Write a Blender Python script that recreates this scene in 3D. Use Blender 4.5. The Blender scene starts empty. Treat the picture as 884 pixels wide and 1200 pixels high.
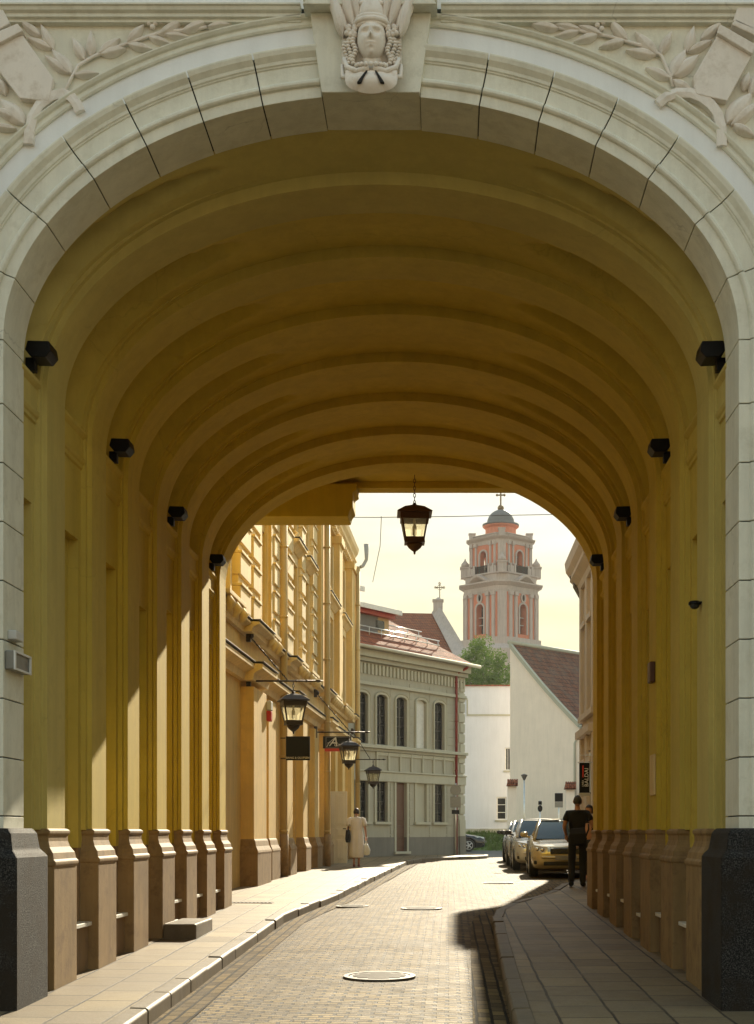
import bpy, bmesh, math, random
from mathutils import Vector, Matrix, noise
R = math.radians
random.seed(7)
scene = bpy.context.scene
col = scene.collection
# ---------------- camera, sky, sun, exposure ----------------
EYE = 1.5
cam_data = bpy.data.cameras.new('camera')
cam = bpy.data.objects.new('camera', cam_data); col.objects.link(cam)
cam.location = (0, 0, EYE); cam.rotation_euler = (R(90), 0, 0)
cam_data.sensor_fit = 'VERTICAL'; cam_data.sensor_height = 36; cam_data.lens = 51
cam_data.shift_x = -0.070; cam_data.shift_y = 0.3125
cam_data.clip_start = 0.1; cam_data.clip_end = 3000
scene.camera = cam
AZ = R(9.0); ELV = R(23.0)
SUNDIR = Vector((math.sin(AZ)*math.cos(ELV), math.cos(AZ)*math.cos(ELV), math.sin(ELV)))
world = bpy.data.worlds.new('World'); scene.world = world; world.use_nodes = True
wn = world.node_tree.nodes; wl = world.node_tree.links
sky = wn.new('ShaderNodeTexSky'); sky.sky_type = 'NISHITA'; sky.sun_disc = False
sky.sun_elevation = ELV; sky.sun_rotation = AZ
sky.air_density = 2.0; sky.dust_density = 0.6; sky.ozone_density = 0.0
wb = wn.new('ShaderNodeMix'); wb.data_type = 'RGBA'; wb.blend_type = 'MULTIPLY'; wb.inputs[0].default_value = 1; wb.inputs[7].default_value = (1, .98, .91, 1)
wl.new(sky.outputs[0], wb.inputs[6])
# hazy bright sky: its glow is held down to a pale cream that yellows towards the horizon
tcw = wn.new('ShaderNodeTexCoord'); spw = wn.new('ShaderNodeSeparateXYZ'); wl.new(tcw.outputs['Generated'], spw.inputs[0])
nzw = wn.new('ShaderNodeTexNoise'); mpw = wn.new('ShaderNodeMapping'); mpw.inputs['Scale'].default_value = (3, 3, 16)
wl.new(tcw.outputs['Generated'], mpw.inputs[0]); wl.new(mpw.outputs[0], nzw.inputs['Vector']); nzw.inputs['Scale'].default_value = 2.2; nzw.inputs['Detail'].default_value = 5
adw = wn.new('ShaderNodeMath'); adw.operation = 'MULTIPLY_ADD'; wl.new(nzw.outputs['Fac'], adw.inputs[0]); adw.inputs[1].default_value = .20; wl.new(spw.outputs[2], adw.inputs[2])
rpw = wn.new('ShaderNodeValToRGB'); wl.new(adw.outputs[0], rpw.inputs[0]); cr = rpw.color_ramp
cr.elements[0].position = .19; cr.elements[0].color = (3.7, 3.15, 1.75, 1)
cr.elements[1].position = .37; cr.elements[1].color = (3.95, 3.95, 3.65, 1)
e_ = cr.elements.new(.27); e_.color = (3.7, 3.5, 2.45, 1)
mnw = wn.new('ShaderNodeMix'); mnw.data_type = 'RGBA'; mnw.blend_type = 'DARKEN'; mnw.inputs[0].default_value = 1
wl.new(wb.outputs[2], mnw.inputs[6]); wl.new(rpw.outputs[0], mnw.inputs[7]); wl.new(mnw.outputs[2], wn['Background'].inputs[0]); wn['Background'].inputs[1].default_value = 0.13
sun_l = bpy.data.lights.new('sun', 'SUN'); sun = bpy.data.objects.new('sun', sun_l); col.objects.link(sun)
sun_l.energy = 5.0; sun_l.angle = R(0.5); sun_l.color = (1, .88, .66)
sun.rotation_euler = SUNDIR.to_track_quat('Z', 'Y').to_euler(); sun.location = (5, 40, 40)
scene.view_settings.view_transform = 'Standard'; scene.view_settings.look = 'None'
scene.view_settings.exposure = 1.15; scene.view_settings.gamma = 1
scene.cycles.max_bounces = 10; scene.cycles.diffuse_bounces = 6
scene.cycles.use_denoising = True

# ---------------- helpers ----------------
def new_mat(name):
    m = bpy.data.materials.new(name); m.use_nodes = True
    nt = m.node_tree; return m, nt, nt.nodes['Principled BSDF']
def ramp(nt, fac, c0, c1, p0=.3, p1=.7):
    r = nt.nodes.new('ShaderNodeValToRGB'); nt.links.new(fac, r.inputs[0])
    r.color_ramp.elements[0].position = p0; r.color_ramp.elements[0].color = (*c0, 1)
    r.color_ramp.elements[1].position = p1; r.color_ramp.elements[1].color = (*c1, 1)
    return r.outputs[0]
def mixc(nt, fac, a, b, mode='MIX'):
    n = nt.nodes.new('ShaderNodeMix'); n.data_type = 'RGBA'; n.blend_type = mode
    if isinstance(fac, (int, float)): n.inputs[0].default_value = fac
    else: nt.links.new(fac, n.inputs[0])
    for s, v in ((6, a), (7, b)):
        if isinstance(v, tuple): n.inputs[s].default_value = (*v, 1)
        else: nt.links.new(v, n.inputs[s])
    return n.outputs[2]
def coords(nt, scale=(1, 1, 1), rot=(0, 0, 0)):
    tc = nt.nodes.new('ShaderNodeTexCoord'); mp = nt.nodes.new('ShaderNodeMapping')
    mp.inputs['Scale'].default_value = scale; mp.inputs['Rotation'].default_value = rot
    nt.links.new(tc.outputs['Object'], mp.inputs[0]); return mp.outputs[0]
def tnoise(nt, vec, scale, detail=6, rough=.6):
    n = nt.nodes.new('ShaderNodeTexNoise'); nt.links.new(vec, n.inputs['Vector'])
    n.inputs['Scale'].default_value = scale; n.inputs['Detail'].default_value = detail
    n.inputs['Roughness'].default_value = rough; return n.outputs['Fac']
def bump(nt, b, height, strength, dist=.01):
    n = nt.nodes.new('ShaderNodeBump'); nt.links.new(height, n.inputs['Height'])
    n.inputs['Strength'].default_value = strength; n.inputs['Distance'].default_value = dist
    nt.links.new(n.outputs[0], b.inputs['Normal'])
def mul(c, k): return tuple(min(1, x*k) for x in c)
def paint(name, c, rough=.75, var=.12, streak=.18, bmp=.25, scale=1.2, dirt=None, cracks=0):
    m, nt, b = new_mat(name)
    v = coords(nt); n1 = tnoise(nt, v, scale)
    base = ramp(nt, n1, mul(c, 1-var), mul(c, 1+var*.6))
    vs = coords(nt, (5, 5, .5)); n2 = tnoise(nt, vs, 1.1, 8, .7)
    st = ramp(nt, n2, (1-streak,)*3, (1, 1, 1), .28, .58)
    base = mixc(nt, 1.0, base, st, 'MULTIPLY')
    if dirt:
        n3 = tnoise(nt, v, 4.5, 10, .75)
        f = ramp(nt, n3, (0, 0, 0), (1, 1, 1), .50, .66)
        base = mixc(nt, f, base, dirt)
    nt.links.new(base, b.inputs['Base Color']); b.inputs['Roughness'].default_value = rough; b.inputs['Specular IOR Level'].default_value = .22
    if cracks:
        wv = nt.nodes.new('ShaderNodeTexNoise'); nt.links.new(v, wv.inputs['Vector']); wv.inputs['Scale'].default_value = 3.5; wv.inputs['Detail'].default_value = 6
        ma = nt.nodes.new('ShaderNodeVectorMath'); ma.operation = 'MULTIPLY_ADD'; nt.links.new(wv.outputs['Color'], ma.inputs[0]); ma.inputs[1].default_value = (.35,)*3; nt.links.new(v, ma.inputs[2])
        vo = nt.nodes.new('ShaderNodeTexVoronoi'); vo.feature = 'DISTANCE_TO_EDGE'; vo.inputs['Scale'].default_value = .75; nt.links.new(ma.outputs[0], vo.inputs['Vector'])
        ln = ramp(nt, vo.outputs['Distance'], (1, 1, 1), (0, 0, 0), .0, .0055)
        mk = ramp(nt, tnoise(nt, v, .7, 3), (0, 0, 0), (cracks,)*3, .50, .60)
        mm = mixc(nt, 1.0, ln, mk, 'MULTIPLY'); base = mixc(nt, mm, base, mul(c, .35)); nt.links.new(base, b.inputs['Base Color'])
    nf = tnoise(nt, v, 38, 6, .7)
    bump(nt, b, nf, bmp, .006)
    return m
def plain(name, c, rough=.5, metal=0, var=.1, spec=None):
    m, nt, b = new_mat(name)
    v = coords(nt); n1 = tnoise(nt, v, 7)
    nt.links.new(ramp(nt, n1, mul(c, 1-var), mul(c, 1+var)), b.inputs['Base Color'])
    b.inputs['Roughness'].default_value = rough; b.inputs['Metallic'].default_value = metal
    if spec is not None: b.inputs['Specular IOR Level'].default_value = spec
    return m

M = {}
M['cream'] = paint('cream_paint', (.76, .745, .63), .7, .08, .16, .4, 1.5, (.62, .60, .49), .5)
M['white_band'] = paint('white_band_paint', (.80, .81, .80), .7, .05, .08)
M['yellow'] = paint('passage_yellow_paint', (.64, .475, .062), .75, .10, .14, .35, 1.0, (.55, .40, .052), .25)
M['yellow_half_skylit'] = paint('passage_yellow_half_skylit_tint', (.61, .47, .095), .75, .10, .14, .35, 1.0, (.53, .40, .08), .25)  # passage yellow again, sky light painted in at half strength for the next bay
M['yellow_skylit'] = paint('passage_yellow_skylit_tint', (.57, .465, .15), .75, .09, .14, .35, 1.0, (.50, .40, .13), .25)  # passage yellow greyed in its colour to imitate sky light at the mouth
M['plinth'] = paint('plinth_brown_paint', (.33, .215, .095), .7, .15, .30, .5, 2.6, (.20, .125, .06))
M['dado'] = paint('dado_brown_paint', (.30, .20, .11), .7, .15, .30, .35, 2.0, (.22, .15, .10))
M['ornament'] = paint('ornament_stucco', (.80, .74, .66), .7, .05, .08, .3, 2.0, (.62, .55, .46))
M['grey_render'] = paint('grey_brown_render', (.26, .23, .18), .8)
M['joint'] = plain('dark_joint', (.02, .02, .018), .9)
M['black_metal'] = plain('black_metal', (.006, .006, .006), .5)
M['iron'] = plain('dark_iron', (.035, .025, .02), .5, .3)
M['bronze'] = plain('bronze_metal', (.10, .045, .025), .45, .3)
M['white_sill'] = plain('white_sill', (.72, .71, .66), .4)
M['black_metal'].node_tree.nodes['Principled BSDF'].inputs['Specular IOR Level'].default_value = .2
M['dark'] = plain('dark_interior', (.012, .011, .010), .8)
M['pale_stone'] = paint('pale_sign_plastic', (.6, .6, .58), .5, .05, .05)
def granite():
    m, nt, b = new_mat('black_granite')
    v = coords(nt); n1 = tnoise(nt, v, 90, 3, .8); n2 = tnoise(nt, v, 3, 8, .7)
    c = ramp(nt, n1, (.010, .010, .010), (.13, .12, .11), .46, .72)
    c = mixc(nt, ramp(nt, n2, (0,)*3, (1,)*3, .45, .62), c, (.03, .023, .016))
    nt.links.new(c, b.inputs['Base Color']); b.inputs['Roughness'].default_value = .75; b.inputs['Specular IOR Level'].default_value = .15
    bump(nt, b, n1, .9, .012); return m
M['granite'] = granite()
def bricky(name, c1, c2, mortar, bw, bh, ms=.008, rough=.6, rot=0, bmp=.8, offset=.5, dirt=(.12, .09, .06), vary=.5, dist=.012, plane='XY', grit=60, spec=.28):
    m, nt, b = new_mat(name)
    if plane == 'XY': v = coords(nt, (1, 1, 1), (0, 0, rot))
    else:
        tc = nt.nodes.new('ShaderNodeTexCoord'); sp = nt.nodes.new('ShaderNodeSeparateXYZ'); cb = nt.nodes.new('ShaderNodeCombineXYZ')
        nt.links.new(tc.outputs['Object'], sp.inputs[0]); ad = nt.nodes.new('ShaderNodeMath'); ad.operation = 'ADD'
        nt.links.new(sp.outputs[0], ad.inputs[0]); nt.links.new(sp.outputs[1], ad.inputs[1])
        nt.links.new(ad.outputs[0], cb.inputs[0]); nt.links.new(sp.outputs[2], cb.inputs[1]); v = cb.outputs[0]
    # wobble so that joints are not ruler straight
    nw = nt.nodes.new('ShaderNodeTexNoise'); nt.links.new(v, nw.inputs['Vector']); nw.inputs['Scale'].default_value = 2.2
    ms_ = nt.nodes.new('ShaderNodeVectorMath'); ms_.operation = 'MULTIPLY_ADD'
    nt.links.new(nw.outputs['Color'], ms_.inputs[0]); ms_.inputs[1].default_value = (.03,)*3; nt.links.new(v, ms_.inputs[2])
    br = nt.nodes.new('ShaderNodeTexBrick'); nt.links.new(ms_.outputs[0], br.inputs['Vector'])
    br.inputs['Scale'].default_value = 1; br.inputs['Brick Width'].default_value = bw; br.inputs['Row Height'].default_value = bh
    br.inputs['Mortar Size'].default_value = ms; br.inputs['Mortar Smooth'].default_value = .25; br.inputs['Bias'].default_value = 0
    br.offset = offset
    br.inputs['Color1'].default_value = (*c1, 1); br.inputs['Color2'].default_value = (*c2, 1); br.inputs['Mortar'].default_value = (*mortar, 1)
    n = tnoise(nt, v, .9, 8, .65)
    f = ramp(nt, n, (0,)*3, (vary,)*3, .42, .66)
    c = mixc(nt, f, br.outputs['Color'], dirt)
    n2 = tnoise(nt, v, grit, 4, .7)
    c = mixc(nt, 1.0, c, ramp(nt, n2, (.72,)*3, (1,)*3, .3, .6), 'MULTIPLY')
    nt.links.new(c, b.inputs['Base Color'])
    b.inputs['Specular IOR Level'].default_value = spec
    nr = tnoise(nt, v, 6, 5); rr = nt.nodes.new('ShaderNodeMapRange'); nt.links.new(nr, rr.inputs[0])
    rr.inputs[3].default_value = rough-.14; rr.inputs[4].default_value = rough+.14; nt.links.new(rr.outputs[0], b.inputs['Roughness'])
    inv = nt.nodes.new('ShaderNodeMath'); inv.operation = 'SUBTRACT'; inv.inputs[0].default_value = 1; nt.links.new(br.outputs['Fac'], inv.inputs[1])
    ad = nt.nodes.new('ShaderNodeMath'); ad.operation = 'MULTIPLY_ADD'; nt.links.new(n2, ad.inputs[0]); ad.inputs[1].default_value = .35; nt.links.new(inv.outputs[0], ad.inputs[2])
    # every stone sits a little higher or lower
    sepc = nt.nodes.new('ShaderNodeSeparateColor'); nt.links.new(br.outputs['Color'], sepc.inputs[0])
    ad2 = nt.nodes.new('ShaderNodeMath'); ad2.operation = 'MULTIPLY_ADD'; nt.links.new(sepc.outputs[0], ad2.inputs[0]); ad2.inputs[1].default_value = 1.2; nt.links.new(ad.outputs[0], ad2.inputs[2])
    bump(nt, b, ad2.outputs[0], bmp, dist)
    return m
M['setts'] = bricky('stone_setts', (.36, .245, .092), (.12, .083, .037), (.012, .010, .007), .20, .105, .018, .74, 0, 1.0, dist=.035, spec=.17, dirt=(.09, .065, .035), vary=.65)
M['gutter'] = bricky('gutter_setts', (.27, .19, .08), (.10, .07, .035), (.02, .017, .012), .24, .12, .014, .86, R(90), 1.0, dist=.03, spec=.12)
M['slabs'] = bricky('pavement_slabs', (.31, .235, .125), (.19, .14, .075), (.02, .016, .012), .62, .42, .012, .60, R(90), .8, .5, (.17, .135, .095), .55)
M['kerb'] = paint('kerb_stone', (.15, .115, .07), .6, .2, .2, .6, 3, (.16, .13, .10))
M['asphalt'] = paint('asphalt', (.10, .10, .10), .75, .2, 0, .6, 3)
M['tiles'] = bricky('red_roof_tiles', (.40, .13, .06), (.28, .085, .045), (.10, .04, .03), .24, .30, .02, .9, 0, 1.0, .5, (.22, .10, .07), .5, .03, 'XZ', 25)
M['old_tiles'] = bricky('old_brown_roof_tiles', (.28, .105, .055), (.15, .065, .04), (.05, .03, .025), .22, .26, .02, .9, 0, 1.0, .5, (.17, .14, .11), .6, .03, 'XZ', 25)

class MB:
    def __init__(s): s.v = []; s.f = []; s.m = []; s.sm = []; s.cur = 0; s.smooth = False; s.T = None
    def V(s, p):
        p = Vector(p)
        if s.T is not None: p = s.T @ p
        s.v.append(p); return len(s.v)-1
    def F(s, idx): s.f.append(tuple(idx)); s.m.append(s.cur); s.sm.append(s.smooth)
    def poly(s, pts): s.F([s.V(p) for p in pts])
    def box(s, x0, x1, y0, y1, z0, z1):
        i = [s.V(p) for p in ((x0,y0,z0),(x1,y0,z0),(x1,y1,z0),(x0,y1,z0),(x0,y0,z1),(x1,y0,z1),(x1,y1,z1),(x0,y1,z1))]
        for q in ((0,3,2,1),(4,5,6,7),(0,1,5,4),(1,2,6,5),(2,3,7,6),(3,0,4,7)): s.F([i[k] for k in q])
    def loft(s, rings, cap=True, closed=True):
        ids = [[s.V(p) for p in r] for r in rings]; n = len(rings[0])
        for a, b in zip(ids, ids[1:]):
            for k in range(n if closed else n-1):
                s.F((a[k], a[(k+1) % n], b[(k+1) % n], b[k]))
        if cap: s.F(ids[0][::-1]); s.F(ids[-1])
        return ids
    def prism(s, pts, y0, y1):          # pts in (x,z), extruded along y
        s.loft([[(x, y0, z) for x, z in pts], [(x, y1, z) for x, z in pts]])
    def prismz(s, pts, z0, z1):
        s.loft([[(x, y, z0) for x, y in pts], [(x, y, z1) for x, y in pts]])
    def tube(s, pts, r, n=8, cap=True):
        pts = [Vector(p) for p in pts]; rings = []; up = None
        rr = r if isinstance(r, (list, tuple)) else [r]*len(pts)
        for i, p in enumerate(pts):
            t = (pts[min(i+1, len(pts)-1)]-pts[max(i-1, 0)]).normalized()
            if up is None: up = Vector((0, 0, 1)) if abs(t.z) < .9 else Vector((1, 0, 0))
            a = t.cross(up).normalized(); b = a.cross(t).normalized(); up = b
            rings.append([p+(a*math.cos(2*math.pi*k/n)+b*math.sin(2*math.pi*k/n))*rr[i] for k in range(n)])
        old = s.smooth; s.smooth = n > 5; s.loft(rings, cap); s.smooth = old
    def lathe(s, prof, c=(0, 0, 0), n=24, smooth=True, rot=0):
        old = s.smooth; s.smooth = smooth
        s.loft([[(c[0]+r*math.cos(2*math.pi*k/n+rot), c[1]+r*math.sin(2*math.pi*k/n+rot), c[2]+z) for k in range(n)] for r, z in prof]); s.smooth = old
    def ball(s, c, r, n=10, squash=(1, 1, 1)):
        rings = []
        for i in range(1, n):
            a = math.pi*i/n
            rings.append([(c[0]+squash[0]*r*math.sin(a)*math.cos(2*math.pi*k/(n+4)), c[1]+squash[1]*r*math.sin(a)*math.sin(2*math.pi*k/(n+4)), c[2]-squash[2]*r*math.cos(a)) for k in range(n+4)])
        old = s.smooth; s.smooth = True; s.loft(rings); s.smooth = old
    def grid(s, rows, smooth=True):
        old = s.smooth; s.smooth = smooth; s.loft(rows, False, False); s.smooth = old
    def text(s, string, size, T, ext=.004, align='CENTER', shear=0):
        cu = bpy.data.curves.new('lettering', 'FONT'); cu.body = string; cu.size = size; cu.extrude = ext
        cu.align_x = align; cu.align_y = 'CENTER'; cu.resolution_u = 3; cu.shear = shear
        o = bpy.data.objects.new('lettering', cu); col.objects.link(o)
        dg = bpy.context.evaluated_depsgraph_get(); me = bpy.data.meshes.new_from_object(o.evaluated_get(dg))
        s.add_mesh(me, T); bpy.data.objects.remove(o); bpy.data.meshes.remove(me)
    def add_mesh(s, me, T=None):
        b = len(s.v)
        for v in me.vertices: s.V(T @ v.co if T else v.co)
        for p in me.polygons: s.F([b+i for i in p.vertices])
    def build(s, name, mats, parent=None, bevel=0, fix=True):
        if not isinstance(mats, (list, tuple)): mats = [mats]
        me = bpy.data.meshes.new(name); off = Vector((0, 0, 0)); q = parent
        if parent is not None and not parent.get('_local'):
            while q is not None: off += q.location; q = q.parent
        me.from_pydata([v-off for v in s.v], [], s.f)
        for m in mats: me.materials.append(m)
        me.polygons.foreach_set('material_index', s.m); me.polygons.foreach_set('use_smooth', s.sm)
        if fix:
            bm = bmesh.new(); bm.from_mesh(me); bmesh.ops.recalc_face_normals(bm, faces=bm.faces); bm.to_mesh(me); bm.free()
        me.update()
        o = bpy.data.objects.new(name, me); col.objects.link(o)
        if parent is not None:
            o.parent = parent
            if parent.get('_local'): o['_local'] = 1
        if bevel:
            b = o.modifiers.new('bevel', 'BEVEL'); b.width = bevel; b.segments = 2; b.limit_method = 'ANGLE'; b.angle_limit = R(35)
        return o
def tag(o, label, cat, group=None):
    o['label'] = label; o['category'] = cat
    if group: o['group'] = group
    return o
def thing(name, label, cat, loc=(0, 0, 0), rz=0, group=None, local=False):
    o = bpy.data.objects.new(name, None); col.objects.link(o); o.location = loc; o.rotation_euler = (0, 0, rz)
    o.empty_display_size = .2
    if local: o['_local'] = 1
    return tag(o, label, cat, group)
def struct(o, kind='structure'): o['kind'] = kind; return o
def copy_tree(o, parent=None):
    c = o.copy(); col.objects.link(c); c.parent = parent
    for ch in list(o.children): copy_tree(ch, c)
    return c
def interp(tab, x):
    if x <= tab[0][0]: return tab[0][1]
    for (a, b), (c, d) in zip(tab, tab[1:]):
        if x <= c: return b+(d-b)*(x-a)/(c-a)
    return tab[-1][1]
PAV = [(-60, -.4), (0, -.05), (8, .05), (12, .13), (22.5, .35), (30, .45), (41, .51), (60, .58), (75, .62), (200, .7)]
def pav(y): return interp(PAV, y)
def road(y): return pav(y)-.13
# wall with rectangular or arched openings; frame T maps (s, outward, z)
def frameT(p0, p1):
    p0 = Vector((*p0, 0)); p1 = Vector((*p1, 0)); d = (p1-p0).normalized(); n = Vector((d.y, -d.x, 0))
    return Matrix(((d.x, n.x, 0, p0.x), (d.y, n.y, 0, p0.y), (0, 0, 1, 0), (0, 0, 0, 1))), (p1-p0).length
def wall(mb, s0, s1, z0, z1, ops, depth, o=0):
    ss = sorted({s0, s1, *[q[0] for q in ops], *[q[1] for q in ops]}); zs = sorted({z0, z1, *[q[2] for q in ops], *[q[3] for q in ops]})
    for a, b in zip(ss, ss[1:]):
        for c, d in zip(zs, zs[1:]):
            ms, mz = (a+b)/2, (c+d)/2
            if any(q[0] < ms < q[1] and q[2] < mz < q[3] for q in ops): continue
            mb.poly([(a, o, c), (b, o, c), (b, o, d), (a, o, d)])
    for q in ops:
        a, b, c, d = q[:4]; r = q[4] if len(q) > 4 else 0; e = o-depth
        mb.poly([(a, o, c), (b, o, c), (b, e, c), (a, e, c)])
        mb.poly([(a, o, c), (a, o, d-r), (a, e, d-r), (a, e, c)]); mb.poly([(b, o, c), (b, o, d-r), (b, e, d-r), (b, e, c)])
        if r:
            N = 10; cx = (a+b)/2; h = (b-a)/2
            P = [(cx-h*math.cos(math.pi*k/N), d-r+r*math.sin(math.pi*k/N)) for k in range(N+1)]
            for (x0, y0), (x1, y1) in zip(P, P[1:]):
                mb.poly([(x0, o, y0), (x1, o, y1), (x1, o, d), (x0, o, d)]) if max(abs(y0-d), abs(y1-d)) > 1e-4 else None
                mb.poly([(x0, o, y0), (x1, o, y1), (x1, e, y1), (x0, e, y0)])
        else: mb.poly([(a, o, d), (b, o, d), (b, e, d), (a, e, d)])
def window(T, q, depth, fm, gm, parent, nx=2, nz=3, name='window', fw=.06, bar=.035):
    a, b, c, d = q[:4]; mb = MB(); mb.T = T; o = -depth
    mb.box(a, a+fw, o, o+.05, c, d); mb.box(b-fw, b, o, o+.05, c, d); mb.box(a+fw, b-fw, o, o+.05, c, c+fw); mb.box(a+fw, b-fw, o, o+.05, d-fw, d)
    for k in range(1, nx): x = a+(b-a)*k/nx; mb.box(x-bar/2, x+bar/2, o+.004, o+.045, c+fw, d-fw)
    for k in range(1, nz): z = c+(d-c)*k/nz; mb.box(a+fw, b-fw, o+.007, o+.04, z-bar/2, z+bar/2)
    f = mb.build(name, fm, parent)
    g = MB(); g.T = T; g.box(a+.005, b-.005, o-.02, o+.015, c+.005, d-.005); g.build('pane', gm, f)
    return f
def glassm(name, c, rough=.06):
    m, nt, b = new_mat(name); v = coords(nt); n = tnoise(nt, v, 1.3, 3)
    nt.links.new(ramp(nt, n, mul(c, .7), mul(c, 1.3)), b.inputs['Base Color']); b.inputs['Roughness'].default_value = rough
    bump(nt, b, n, .05, .02); return m
M['glass'] = glassm('window_glass', (.022, .024, .026))
M['frame_brown'] = plain('brown_window_frame', (.11, .05, .028), .5)
M['frame_black'] = plain('black_window_frame', (.03, .028, .026), .5)
M['frame_white'] = plain('white_window_frame', (.7, .7, .68), .5)
# ---------------- ground ----------------
g = MB()
ys = [-60, -20, 0, 8, 12, 22.5, 30, 41, 60, 75, 200, 1500]
g.grid([[(x, y, road(y)-.10) for x in (-1500, -60, -10, 0, 10, 60, 1500)] for y in ys], False)
struct(g.build('ground', M['asphalt']))
KL = [(-2.32, -10), (-2.32, 8), (-2.34, 11.3), (-2.36, 16), (-2.36, 20.7), (-2.27, 22), (-1.98, 26), (-1.84, 29.5), (-1.62, 38), (-1.34, 49), (-.95, 52.2), (-.1, 54.2), (.9, 55.6), (1.50, 57.2), (1.62, 58.6), (1.35, 60.5), (.6, 62.5), (-1.5, 66)]
KR = [(.46, -10), (.46, 8), (.49, 11.3), (.55, 16), (.61, 20.4), (.70, 21.8), (1.0, 23.4), (1.5, 25.2), (1.95, 27.2), (2.3, 29.5), (2.75, 31.5), (3.3, 33.2), (3.62, 35.5), (3.66, 45), (3.66, 49), (4.6, 51), (8, 52)]
def dense(P, step=.8):
    out = []
    for a, b in zip(P, P[1:]):
        a, b = Vector(a), Vector(b); n = max(1, int((b-a).length/step))
        out += [a.lerp(b, k/n) for k in range(n)]
    return out+[Vector(P[-1])]
def xk(P, y):
    return interp([(b, a) for a, b in P], y)
# roadway of small setts, slightly cambered, from before the arch to the crossing
g = MB(); rows = []
yy = [-10, 0, 6]+[8+.5*k for k in range(98)]+[57, 58.5, 60]
for y in yy:
    xl = xk([p for p in KL if p[1] < 60], y)-.05 if y < 49 else -6; xr = (xk(KR, y)+.05) if y < 34 else 12
    rows.append([(xl+(xr-xl)*k/12, y, road(y)+.05*math.sin(math.pi*k/12)*(1 if y < 34 else .3)+.010*noise.noise((xl+(xr-xl)*k/12*1.3, y*.8, 3))) for k in range(13)])
g.grid(rows); struct(g.build('road', M['setts']))
# gutter rows of setts laid lengthwise against each kerb
for P, sgn, nm in ((KL[:11], 1, 'gutter'), (KR[:12], -1, 'gutter')):
    g = MB(); pts = dense(P); rows = []
    for i, p in enumerate(pts):
        t = (pts[min(i+1, len(pts)-1)]-pts[max(0, i-1)]).normalized(); nrm = Vector((t.y, -t.x))*sgn
        q0 = p; q1 = p+nrm*.30
        rows.append([(q0.x, q0.y, road(p.y)+.012), (q1.x, q1.y, road(p.y)+.024)])
    g.grid(rows); struct(g.build(nm, M['gutter']))
# cross street
g = MB(); g.grid([[(-60, 60.2, road(60)+.004), (70, 60.2, road(60)+.004)], [(-60, 78, road(78)+.004), (70, 78, road(78)+.004)]], False)
struct(g.build('cross_street', M['asphalt']))
# pavements
g = MB(); rows = []
for p in dense(KL[:15], .6): rows.append([(-14 if p.y < 23.5 else -6.5, p.y, pav(p.y)), (-3.9, p.y, pav(p.y)+.01), (p.x-.14, p.y, pav(p.y))])
g.grid(rows); struct(g.build('pavement', M['slabs']))
g = MB(); rows = []
for p in dense([q for q in KR if q[1] < 49.5], .6): rows.append([(p.x+.14, p.y, pav(p.y)), (max(3.0, p.x+.2), p.y, pav(p.y)+.01), (12, p.y, pav(p.y)+.01)])
g.grid(rows); struct(g.build('pavement', M['slabs']))
# kerb stones
def kerb(P, sgn):
    g = MB(); pts = dense(P, .85); rnd = random.Random(3)
    for a, b in zip(pts, pts[1:]):
        t = (b-a).normalized(); L = (b-a).length; n = Vector((t.y, -t.x))*sgn
        j = rnd.uniform(-.012, .012); h = rnd.uniform(-.008, .008)
        a2 = a+t*.008+n*j; b2 = b-t*.008+n*j; w = .15
        prof = [(0, -.25), (0, -.02), (-.018, 0), (-w, .004), (-w, -.25)]
        rings = []
        for q in (a2, b2):
            z = pav(q.y)+.006+h
            rings.append([(q.x+n.x*o, q.y+n.y*o, z+dz) for o, dz in prof])
        g.loft(rings)
    return struct(g.build('kerb', M['kerb'], bevel=.008))
kerb(KL, 1); kerb(KR, -1)

# ---------------- the gate building with its passage ----------------
gate = thing('gate_building', 'cream and yellow building pierced by the vaulted carriage arch over the street', 'building', (0, 11.4, 0))
CX, A0, Z0, B0 = -.61, 2.89, 5.37, 1.92
YF = 11.40
def arcpath(cx, a, b, z0, zl, zr, N=72, jn=10):
    P = [((cx-a), zl+(z0-zl)*k/jn, -1, 0) for k in range(jn)]
    for k in range(N+1):
        t = math.pi*(1-k/N); nx, nz = math.cos(t)/a, math.sin(t)/b; l = math.hypot(nx, nz)
        P.append((cx+a*math.cos(t), z0+b*math.sin(t), nx/l, nz/l))
    P += [((cx+a), z0-(z0-zr)*(k+1)/jn, 1, 0) for k in range(jn)]
    return P
def arcsweep(mb, P, prof, close=True, cap=True):
    rings = [[(x+nx*w, y, z+nz*w) for w, y in prof] for x, z, nx, nz in P]
    mb.loft(rings, cap, close)
def arcat(phi):  # phi from crown, + to the right, degrees
    t = math.pi/2-R(phi); nx, nz = math.cos(t)/A0, math.sin(t)/B0; l = math.hypot(nx, nz)
    return (CX+A0*math.cos(t), Z0+B0*math.sin(t), nx/l, nz/l)
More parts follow.
